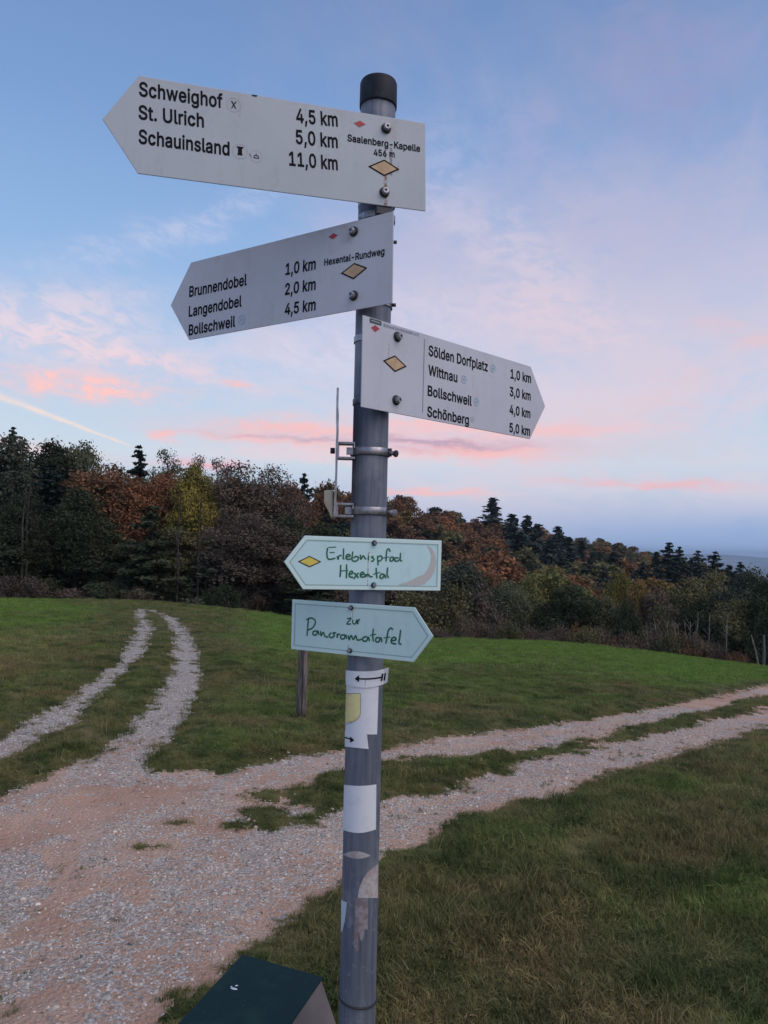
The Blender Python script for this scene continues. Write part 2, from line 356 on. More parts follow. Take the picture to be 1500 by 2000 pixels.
P_ = wpos(n_); vr = n_.nodes.new('ShaderNodeTexVoronoi'); vr.inputs['Scale'].default_value = .0035; n_.links.new(P_.so, vr.inputs['Vector'])
fld = split(n_, vr.outputs['Color'])[0]
c = ramp(n_, fld, [(0, (.03, .045, .025)), (.4, (.06, .09, .04)), (.7, (.13, .12, .08)), (1, (.05, .06, .03))])
c = mixc(n_, noise(n_, P_, .004, 5, .7).step(.58, .66) * .8, c, (.42, .38, .36)); setc(n_, b_, c)

def lushness(X, Y, s):           # brighter, greener grass out in the fields
    px = 750 + F * X / np.maximum(Y, .5)
    D = np.hypot(X, Y)
    right = sstep((D - 10.5 - (vnoise(X, Y, 1.6, 21) - .5) * 5) / 9) * (px > 700) 
    mid = sstep((D - 11.5 - (vnoise(X, Y, 1.6, 26) - .5) * 5) / 8) * (px > 440) * (px <= 700) * sstep((px - 420) / 120)
    ll = (px < 300) * sstep((D - 8) / 7) * sstep((1.0 - np.abs(0)) * (200 - px) / 90 + (vnoise(X, Y, 3, 22) - .5) * 1.2)
    v = np.maximum(np.maximum(right, mid), ll * .9)
    v = np.maximum(v, .42 * sstep((vnoise(X, Y, .7, 23) * .6 + vnoise(X, Y, .25, 27) * .4 - .48) / .16))
    return np.clip(v * (.55 + .7 * vnoise(X * .35, Y, .8, 24)), 0, 1) * sstep(s / .6)
def stoniness(X, Y, s):          # bands of bare limestone chips along the wheel lines
    D = np.hypot(X, Y); px = 750 + F * X / np.maximum(Y, .5)
    rutw = sstep((D - 5.2) / 2.5) * (px < 420) * 1.0
    u_ = (X * .80 + Y * -.60); v_ = (X * .60 + Y * .80)
    b1 = vnoise(u_ , v_ * .45, .38, 31) * .6 + vnoise(u_, v_, .13, 32) * .4
    base = sstep((b1 - .56) / .12) * .6
    edge = np.exp(-((s + .22) / .16) ** 2) * .5 * (D < 12)
    lower = np.exp(-((signed(G['verge'], X, Y) + .45) / .38) ** 2) * .5 * (D > 3.2)
    return np.clip(np.maximum(np.maximum(base, rutw * .9), np.maximum(edge, lower)), 0, 1)
for nm, m in (('meadow', m_meadow), ('track', m_track), ('hillside', m_hill), ('plain', m_plain)):
    q_ = quads[fsel[nm]]; used, inv = np.unique(q_, return_inverse=True)
    me = mesh_np(nm, np.stack([GX[used], GY[used], GZ[used]], 1), inv.reshape(-1, 4), [m], smooth=True)
    if nm == 'meadow':
        me.attributes.new('lush', 'FLOAT', 'POINT').data.foreach_set('value', lushness(GX[used], GY[used], GS[used]).astype(np.float32))
    if nm == 'track':
        me.attributes.new('stony', 'FLOAT', 'POINT').data.foreach_set('value', stoniness(GX[used], GY[used], GS[used]).astype(np.float32))
    link({'meadow': 'ground', 'track': 'gravel_path', 'hillside': 'hill_terrain', 'plain': 'plain_terrain'}[nm], me, kind='structure')
def ground_z(X, Y, s=None):
    X = np.asarray(X, float); Y = np.asarray(Y, float)
    if s is None: s = grassiness(np.atleast_1d(X), np.atleast_1d(Y)).reshape(X.shape)
    return zg(X, Y) + relief(X, Y, s)

# ------------------------------------------------------------------ signpost
m_pole, n_, b_ = mat('galvanised_steel', rough=.55, metal=.25, spec=.35)
O_ = objco(n_); ox, oy, oz = split(n_, O_.so)
streak = noise(n_, xyz(n_, ox * 60, oy * 60, oz * 3.0), 1.6, 5, .65); spot = noise(n_, O_, 45, 5, .7); cloudy = noise(n_, O_, 9, 4, .6)
c = mixc(n_, streak.step(.35, .68), (.110, .130, .180), (.175, .195, .242))
c = mixc(n_, cloudy.step(.5, .72) * .5, c, (.30, .31, .35))
worn = oz.m('MULTIPLY', -1).step(-1.05, -.6)
c = mixc(n_, spot.step(.56, .70) * (worn * .55 + .12), c, (.42, .45, .50))
setc(n_, b_, c); bump(n_, b_, spot, .12, .002)
m_cap, n_, b_ = mat('black_plastic', (.012, .015, .022), .6, spec=.25)
O_ = objco(n_); setc(n_, b_, mixc(n_, noise(n_, O_, 40, 4).step(.4, .75), (.010, .013, .022), (.026, .031, .045)))
m_steel, n_, b_ = mat('stainless_steel', (.36, .35, .38), .38, .75)
O_ = objco(n_); setc(n_, b_, mixc(n_, noise(n_, O_, 60, 4).step(.35, .7), (.26, .26, .30), (.46, .45, .48)))
m_dark, n_, b_ = mat('dark_steel', (.05, .05, .06), .45, .5)
m_rubber, n_, b_ = mat('black_rubber', (.02, .02, .022), .6)
PX, PY, PR = -0.0314, 1.583, 0.0368
def pole_z(py): return float(at(*_pole_pt(py))[2])
def _pole_pt(py):
    xx = 724 - (py - 870) * .02247; return (xx, py, PY - PR)
Ztop = pole_z(139)
post = empty('signpost', (PX, PY, 0), 'round galvanised steel signpost with black cap carrying hiking signs', 'signpost')
mb = MB(); prof = [(-.3, PR), (Ztop - .03, PR)]
mb.lathe((0, 0, 0), (0, 0, 1), [(-.3 + k * (Ztop - .02 + .3) / 30, PR) for k in range(31)], 48)
mb.build('pole', m_pole, post, smooth=True)
zc0, zc1 = pole_z(192), Ztop
mb = MB(); rc = .0392
mb.lathe((0, 0, 0), (0, 0, 1), [(zc0, PR + .0003), (zc0, rc), (zc0 + .003, rc + .0003), (zc1 - .008, rc), (zc1 - .003, rc - .002), (zc1, rc - .007)], 48)
mb.build('cap', m_cap, post, smooth=True)
mb = MB()                        # welded seam up the front of the tube
ths = math.radians(8)
mb.box((math.sin(ths) * PR, -math.cos(ths) * PR, Ztop / 2 - .02), (.0014, .0007, Ztop - .1)); mb.build('weld_seam', m_pole, post)
zt = pole_z(1968)
mb = MB(); nb = 40
mb.tube([(math.sin(t_) * (PR + .0012), -math.cos(t_) * (PR + .0012), zt - .004 * math.sin(t_ + .3)) for t_ in np.linspace(0, 2 * math.pi, nb)], .0022, 6, False)
mb.box((-.0, PR + .004, zt), (.008, .008, .007)); mb.build('cable_tie', m_rubber, post, smooth=True)
for z_, yaw_ in ((pole_z(668), .9), (pole_z(791), .9), (pole_z(410), -.5), (pole_z(598), -.9), (pole_z(487), -.9), (pole_z(252), .4), (pole_z(376), .4)):
    pass

# stickers wrapped on the pole ------------------------------------------------
def halfw(py): return 36.4
def wrap(name, m, x0, x1, y0, y1, off=.0007, label=None, cat=None, outline=None, n=20, nz=6, parent=None, flap=0):
    """sheet wrapped round the tube between photo columns x0..x1 and rows y0..y1"""
    v, f = [], []
    for j in range(nz + 1):
        for i in range(n + 1):
            s_, t_ = i / n, j / nz
            if outline: xx, yy = outline(s_, t_)
            else: xx, yy = x0 + (x1 - x0) * s_, y0 + (y1 - y0) * t_
            xc = 724 - (yy - 870) * .02247; k = (xx - xc) / halfw(yy)
            rr = PR + off
            if k > .93 and flap:
                ph = math.asin(.93); ex = (k - .93) * PR * 1.02
                P = (math.sin(ph) * rr + ex, -math.cos(ph) * rr - ex * .15)
            else:
                k = max(-.999, min(.999, k)); ph = math.asin(k); P = (math.sin(ph) * rr, -math.cos(ph) * rr)
            zz = float(at(xx, yy, PY + P[1])[2])
            v.append((P[0], P[1], zz))
    for j in range(nz):
        for i in range(n): f.append((j * (n + 1) + i, (j + 1) * (n + 1) + i, (j + 1) * (n + 1) + i + 1, j * (n + 1) + i + 1))
    z0 = min(p[2] for p in v)
    if parent is None: org = Vector((PX, PY, z0)); v = [(a, b, c_ - z0) for a, b, c_ in v]
    else: z0 = parent['z0']; v = [(a, b, c_ - z0) for a, b, c_ in v]
    me = bpy.data.meshes.new(name); me.from_pydata(v, [], f); me.materials.append(m); me.update()
    me.polygons.foreach_set('use_smooth', [True] * len(f))
    o = link(name, me, parent)
    if parent is None:
        o.location = org; o['z0'] = z0
        o['label'] = label; o['category'] = cat
        if flap: md = o.modifiers.new('thickness', 'SOLIDIFY'); md.thickness = .0003; md.offset = -1; md.use_rim = False
    return o
m_paper, n_, b_ = mat('white_sticker', (.72, .74, .80), .45)
O_ = objco(n_); setc(n_, b_, mixc(n_, noise(n_, O_, 30, 5, .6).step(.5, .8), (.74, .76, .82), (.60, .63, .70)))
m_ink, _, _ = mat('black_ink', (.010, .010, .014), .7, spec=.1)
m_shield, n_, b_ = mat('faded_yellow_print', (.62, .50, .20), .5)
O_ = objco(n_); setc(n_, b_, mixc(n_, noise(n_, O_, 45, 4, .6).step(.42, .68), (.80, .73, .33), (.80, .56, .29)))
m_resid, n_, b_ = mat('glue_residue', (.40, .35, .33), .8)
O_ = objco(n_); setc(n_, b_, mixc(n_, noise(n_, O_, 60, 4, .7).step(.4, .6), (.36, .30, .29), (.47, .44, .45)))
m_resid2, n_, b_ = mat('brown_residue', (.2, .17, .19), .8)
O_ = objco(n_); setc(n_, b_, mixc(n_, noise(n_, O_, 70, 4, .7).step(.4, .62), (.19, .155, .165), (.29, .26, .29)))
m_ice, _, _ = mat('pale_blue_sticker', (.52, .62, .68), .5)

st = wrap('sticker', m_paper, 674, 740, 1340, 1430, .0007, 'large white sticker with a yellow shield wrapped round the pole', 'sticker',
          outline=lambda s_, t_: (676 + (741 - 676) * s_ - 3 * t_, 1337 + 4 * s_ + (93 + 2 * math.sin(s_ * 3)) * t_), nz=8)
def shield(s_, t_):
    wt = 1 if t_ < .62 else math.sqrt(max(0, 1 - ((t_ - .62) / .38) ** 2))
    xm = 670; return (xm + (s_ * 35.5) * wt, 1355 + 59 * t_)
wrap('shield_print', m_shield, 0, 0, 0, 0, .00125, outline=shield, parent=st, nz=16)
m_olive, _, _ = mat('olive_line', (.22, .24, .16), .6)
def arc_line(pts, wd):
    return pts
def edge(s_, t_):
    # thin dark outline right of the shield
    if s_ < .5: y_ = 1355 + 59 * .62 * s_ * 2; x_ = 705.5
    else:
        a_ = (s_ - .5) * math.pi; y_ = 1355 + 59 * (.62 + .38 * math.sin(a_)); x_ = 670 + 35.5 * math.cos(a_)
    return (x_ + (1.0 if s_ < .5 else math.cos((s_ - .5) * math.pi)) * t_ * 1.0, y_ + (0 if s_ < .5 else math.sin((s_ - .5) * math.pi)) * t_ * 1.0)
wrap('shield_outline', m_olive, 0, 0, 0, 0, .0013, outline=edge, parent=st, n=40, nz=1)
wrap('shield_outline', m_olive, 672, 706, 1354, 1355.2, .00135, parent=st, nz=1)
st2 = wrap('sticker', m_paper, 674, 720, 1425, 1462, .0012, 'small white sticker with a black arrow pointing right below the yellow shield', 'sticker',
           outline=lambda s_, t_: (672.5 + (718 - 672.5) * s_ + 3.5 * t_ * s_, 1426 + 5 * s_ + 32 * t_))
def arrowhead(cx_, cy_, dirn, L, W):
    def f_(s_, t_):
        return (cx_ + dirn * L * s_, cy_ + (t_ - .5) * 2 * W * (1 - s_) + .0)
    return f_
wrap('arrow_shaft', m_ink, 0, 0, 0, 0, .0021, outline=lambda s_, t_: (672.5 + 15 * s_, 1439.5 + 4 * s_ + (t_ - .5) * 2.6), parent=st2, nz=1)
wrap('arrow_head', m_ink, 0, 0, 0, 0, .0021, outline=lambda s_, t_: (686.5 + 8 * s_, 1444.5 + (t_ - .5) * 12 * (1 - s_) + 1.5 * s_), parent=st2, nz=2)
st3 = wrap('sticker', m_paper, 676, 758, 1306, 1340, .0028, 'narrow white strip with a black arrow pointing left, its end sticking out', 'sticker', n=30, flap=1,
           outline=lambda s_, t_: (676 + 83 * s_ + (2.5 * t_ if s_ < .5 else -2.5 * t_), 1309 + 4.5 * math.sin(s_ * 1.9) - 10 * s_ ** 3 + (29 + 3 * math.sin(s_ * 3)) * t_))
wrap('arrow_shaft', m_ink, 0, 0, 0, 0, .0037, outline=lambda s_, t_: (702 + 44 * s_, 1325.6 + 1.2 * math.sin(s_ * 2.5) - 4 * s_ ** 2 + (t_ - .5) * 3), parent=st3, nz=1, flap=1, n=16)
wrap('arrow_head', m_ink, 0, 0, 0, 0, .0037, outline=lambda s_, t_: (704 - 8 * s_, 1325.6 + (t_ - .5) * 14 * (1 - s_)), parent=st3, nz=2, flap=1)
for k_ in range(2):
    wrap('arrow_fletching', m_ink, 0, 0, 0, 0, .0037 + .0002 * k_, outline=lambda s_, t_, k_=k_: (744 + 4.6 * k_ + 3.0 * s_ + (2.4 * (.5 - t_)), 1315.5 - 1 * k_ + 14.5 * t_), parent=st3, nz=2, n=2, flap=1)
wrap('sticker', m_paper, 669, 737, 1533, 1625, .0007, 'blank white sticker wrapped round the pole between track and shield sticker', 'sticker',
     outline=lambda s_, t_: (669.5 + (736.5 - 669.5) * s_ - .8 * t_, 1532 + 5 * math.sin(s_ * 3.14) * .6 + (88 + 4 * math.sin(s_ * 3.14)) * t_))
def blob(cx_, cy_, hw_, hh_, sd=0, p=2.6):
    def f_(s_, t_):
        a_, b2 = s_ * 2 - 1, t_ * 2 - 1
        k_ = (1 - abs(b2) ** p * .999) ** (1 / p)
        return (cx_ + a_ * hw_ * k_ + math.sin(b2 * 4 + sd) * hw_ * .10, cy_ + b2 * hh_ * (1 + .12 * math.sin(a_ * 5 + sd)))
    return f_
wrap('sticker_residue', m_resid, 0, 0, 0, 0, .0006, 'beige oval patch of glue just below the blank white sticker', 'sticker residue', outline=lambda s_, t_: (670 + 55 * s_, 1661 + 8 * (1 - math.sin(s_ * 3)) * (1 - t_) + 15 * t_ * (.5 + .5 * math.sin(s_ * 3.1)) + 3 * s_))
wrap('sticker_residue', m_resid, 0, 0, 0, 0, .0006, 'rounded beige patch of glue on the right of the lower pole', 'sticker residue', outline=lambda s_, t_: (701 + (39 - 0) * s_ + 20 * (1 - s_) * (1 - t_) ** 2, 1688 + 66 * t_ + 14 * (1 - s_) * (1 - t_)), nz=10)
wrap('sticker_residue', m_resid2, 0, 0, 0, 0, .00055, 'brown smeared patch of glue hanging below the beige one', 'sticker residue', outline=lambda s_, t_: (696 + 25 * s_ - 1 * t_, 1754.5 + 72 * t_ * (1 - .18 * math.sin(s_ * 9))), nz=10)
wrap('sticker_residue', m_resid2, 0, 0, 0, 0, .00052, 'thin vertical smear of glue above the cable tie', 'sticker residue', outline=lambda s_, t_: (694 + 8 * s_, 1800 + 58 * t_), nz=4, n=4)
wrap('sticker', m_ice, 667, 680, 1757, 1822, .0007, 'small torn pale blue sticker on the left of the lower pole', 'sticker', outline=lambda s_, t_: (667.5 + 12.5 * s_ * (1 - .35 * t_), 1757 + 6 * s_ + (48 + 14 * math.sin(s_ * 3.1 + 1)) * t_), nz=8)

# ------------------------------------------------------------------ sign boards
def board_mat(name, base, dirt, streaks=(), top_dirt=0.0):
    m, n_, b_ = mat(name, base, .42)
    O_ = objco(n_); ox, oy, oz = split(n_, O_.so)
    c = mixc(n_, noise(n_, O_, 5, 4, .6).step(.35, .75) * .5, base, dirt)
    c = mixc(n_, noise(n_, O_, 160, 3, .6).step(.70, .78) * .5, c, tuple(x * .4 for x in dirt))
    for (u0, v0, v1, wd, col, amt) in streaks:
        wob = (noise(n_, xyz(n_, 0.0, oy * 30, u0 * 9), 3, 3) - .5) * wd * 1.2
        d_ = (ox - u0 + wob).m('ABSOLUTE')
        kk = d_.m('MULTIPLY', -1).step(-wd, -wd * .3) * oy.step(v0 - .004, v0 + .004) * oy.m('MULTIPLY', -1).step(-v1 - .004, -v1 + .004)
        kk = kk * noise(n_, xyz(n_, ox * 40, oy * 90, 1.0), 2.0, 4, .7).step(.36, .56)
        c = mixc(n_, kk * amt, c, col)
    grime = noise(n_, xyz(n_, ox * 26, oy * 5, 2.0), 1.4, 5, .65).step(.50, .72) * noise(n_, O_, 90, 3, .6).step(.35, .6)
    c = mixc(n_, grime * .30, c, tuple(x * .62 for x in base))
    if top_dirt:
        kk = oy.step(top_dirt - .03, top_dirt) * noise(n_, xyz(n_, ox * 22, oy * 60, 0.0), 1.5, 5, .7).step(.48, .68)
        c = mixc(n_, kk * .45, c, (.42, .38, .38))
    setc(n_, b_, c); bump(n_, b_, noise(n_, O_, 7, 3), .05, .004)
    return m
class Sign:
    def __init__(s, yaw, sl, z, w_, h, tilt, off, name, label, cat, m, tip, side, thick=.003, group=None):
        yaw, tilt = math.radians(yaw), math.radians(tilt)
        s.n = np.array([math.sin(yaw), -math.cos(yaw), 0]); t = np.array([math.cos(yaw), math.sin(yaw), 0])
        s.U = t * math.cos(tilt) + np.array([0, 0, math.sin(tilt)]); s.V = -t * math.sin(tilt) + np.array([0, 0, math.cos(tilt)])
        s.o = np.array([PX, PY, 0]) + s.n * off + t * sl + np.array([0, 0, z]); s.off = off
        s.M = Matrix(((s.U[0], s.V[0], s.n[0], s.o[0]), (s.U[1], s.V[1], s.n[1], s.o[1]), (s.U[2], s.V[2], s.n[2], s.o[2]), (0, 0, 0, 1)))
        s.root = empty(name, (0, 0, 0), label, cat, group); s.root.matrix_world = s.M
        W, H = w_ / 2, h / 2
        ol = [(-W, H), (W, H), (W, -H), (-W, -H)]
        if side < 0: ol = [(-W, H), (W, H), (W, -H), (-W, -H), (tip, 0)]
        else: ol = [(-W, H), (W, H), (tip, 0), (W, -H), (-W, -H)]
        s.ol = ol
        n = len(ol); v = [(x, y, 0) for x, y in ol] + [(x, y, -thick) for x, y in ol]
        f = [tuple(range(n))[::-1], tuple(range(n, 2 * n))] + [(k, (k + 1) % n, n + (k + 1) % n, n + k) for k in range(n)]
        mb = MB(); mb.add(v, f); mb.build('board', m, s.root, bevel=.0008)
        s.layer = 0
    def uv(s, px, py):
        d = ray(px, py); t = ((s.o - CAM) @ s.n) / (d @ s.n); P = CAM + d * t - s.o; return np.array([P @ s.U, P @ s.V])
    def z(s): s.layer += 1; return .0004 + .00003 * s.layer
    def poly(s, pts, m, name, label=None):
        z = s.z(); mb = MB(); mb.add([(x, y, z) for x, y in pts], [tuple(range(len(pts)))]); o = mb.build(name, m, s.root)
        if label: o['label'] = label
        return o
    def text(s, body, L, R, cap, m, weight=.012, name='lettering'):
        a, b = s.uv(*L), s.uv(*R); wd = np.linalg.norm(b - a); an = math.atan2(*(b - a)[::-1])
        top = s.uv(L[0], L[1] - cap); ch = np.linalg.norm(top - a)
        X0, vv, ff = 0.0, [], []
        for ch_ in body:
            if ch_ == ' ': X0 += .2; continue
            adv, cont = GLYPHS[ch_]
            for li, grp in enumerate(grouped(cont)):
                P3 = [[Vector((x_ + X0, y_, 0)) for x_, y_ in q_] for q_ in grp]; k0 = len(vv)
                vv += [(p_.x, p_.y, 4e-6 * li) for q_ in P3 for p_ in q_]; ff += [tuple(k0 + i_ for i_ in t_) for t_ in tessellate_polygon(P3)]
            X0 += adv
        me = bpy.data.meshes.new('t'); me.from_pydata(vv, [], ff)
        me.name = 'lettering'
        v = np.empty(len(me.vertices) * 3, np.float32); me.vertices.foreach_get('co', v); v = v.reshape(-1, 3)
        x0, x1 = v[:, 0].min(), v[:, 0].max(); sx = wd / (x1 - x0); sy = ch / CAPH
        x, y = (v[:, 0] - x0) * sx, v[:, 1] * sy
        c, sn = math.cos(an), math.sin(an)
        v[:, 0], v[:, 1], v[:, 2] = a[0] + x * c - y * sn, a[1] + x * sn + y * c, v[:, 2] + s.z()
        me.vertices.foreach_set('co', v.ravel()); me.materials.clear(); me.materials.append(m); me.update()
        return link(name, me, s.root)
    def ring(s, c, r_, m, name='icon', wd=.0009, n=28):
        c = s.uv(*c); r_ = r_ / F * np.linalg.norm(s.o - CAM); z = s.z(); mb = MB()
        v = [(c[0] + q_ * math.cos(2 * math.pi * k / n), c[1] + q_ * math.sin(2 * math.pi * k / n), z) for q_ in (r_ - wd, r_) for k in range(n)]
        mb.add(v, [(k, (k + 1) % n, n + (k + 1) % n, n + k) for k in range(n)]); s._c, s._r = c, r_
        return mb, z
    def strokes(s, lines, wd, m, name):
        """handwriting: polylines in sign coordinates, drawn as a soft pen line"""
        mb = MB(); z = s.z()
        for li in lines:
            P = [np.asarray(p) for p in li]
            Q = []                                        # Catmull-Rom
            if len(P) > 2:
                for i in range(len(P) - 1):
                    p0, p1, p2, p3 = P[max(i - 1, 0)], P[i], P[i + 1], P[min(i + 2, len(P) - 1)]
                    for k in range(5):
                        t = k / 5; Q.append(.5 * ((2 * p1) + (-p0 + p2) * t + (2 * p0 - 5 * p1 + 4 * p2 - p3) * t * t + (-p0 + 3 * p1 - 3 * p2 + p3) * t ** 3))
                Q.append(P[-1])
            else: Q = P
            v = []
            for i, p in enumerate(Q):
                t = Q[min(i + 1, len(Q) - 1)] - Q[max(i - 1, 0)]; t = t / (np.linalg.norm(t) + 1e-9); nn = np.array([-t[1], t[0]])
                k = wd * (.5 if 0 < i < len(Q) - 1 else .32)
                v += [(*(p + nn * k), z), (*(p - nn * k), z)]
            mb.add(v, [(2 * i, 2 * i + 1, 2 * i + 3, 2 * i + 2) for i in range(len(Q) - 1)])
            z += .000004
        return mb.build(name, m, s.root)
    def diamond(s, l, t, r_, b, fill, outline, wd=.0016, label=None):
        P = [s.uv(*l), s.uv(*t), s.uv(*r_), s.uv(*b)]
        c = sum(P) / 4
        if outline: s.poly([c + (p - c) * 1.06 for p in P], outline, 'marker_outline'); s.poly([c + (p - c) * .86 for p in P], fill, 'diamond_marker', label)
        else: s.poly(P, fill, 'diamond_marker', label)
    def bolt(s, px, py, R=.0105, big=True):
        u, v = s.uv(px, py)
        mb = MB(); mb.lathe((u, v, .0008), (0, 0, 1), [(0, R), (.002, R * .96), (.0035, R * .8)], 24); wsh = mb.build('washer', m_rubber, s.root, smooth=True)
        mb = MB(); r2 = R * .66
        mb.lathe((u, v, .004), (0, 0, 1), [(0, r2), (.006 if big else .003, r2), (.0085 if big else .005, r2 * .85), (.0085 if big else .005, r2 * .45), (.005 if big else .003, r2 * .40)], 12 if big else 20)
        mb.build('bolt_head', m_steel, s.root)
        mb = MB(); mb.tube([(u, v, -.0035), (u, v, -s.off + PR * .6)], .004, 8); mb.build('bolt_shank', m_steel, s.root)
        return u, v
    def clamp(s, v, screw=False):
        """steel band round the tube with a bracket behind the board, at board height v"""
        ax = s.M.inverted() @ Vector((PX, PY, float(s.o[2])))      # pole axis in board space
        un, zn = ax.x, ax.z
        mb = MB(); rr = PR + .0012; N = 32
        ring_ = []
        for k in range(N):
            a_ = 2 * math.pi * k / N
            for (r__, dv) in ((rr, -.006), (rr + .0012, -.006), (rr + .0012, .006), (rr, .006)):
                ring_.append((un + r__ * math.sin(a_), v + dv, zn + r__ * math.cos(a_)))
        f = []
        for k in range(N):
            for j in range(4):
                a_, b_ = k * 4 + j, k * 4 + (j + 1) % 4; c_, d_ = ((k + 1) % N) * 4 + (j + 1) % 4, ((k + 1) % N) * 4 + j
                f.append((a_, b_, c_, d_))
        mb.add(ring_, f); mb.build('clamp_band', m_steel, s.root, smooth=False)
        gap = -.0032 - (zn + PR)
        mb = MB(); mb.box((un, v, (zn + PR + .0005) + gap / 2), (.03, .018, max(gap - .001, .004))); mb.build('clamp_block', m_dark, s.root)
        if not screw: return
        mb = MB(); mb.tube([(un + PR + .001, v, zn - .012), (un + PR + .0075, v, zn - .016)], .0038, 8); mb.build('clamp_screw', m_dark, s.root, smooth=True)
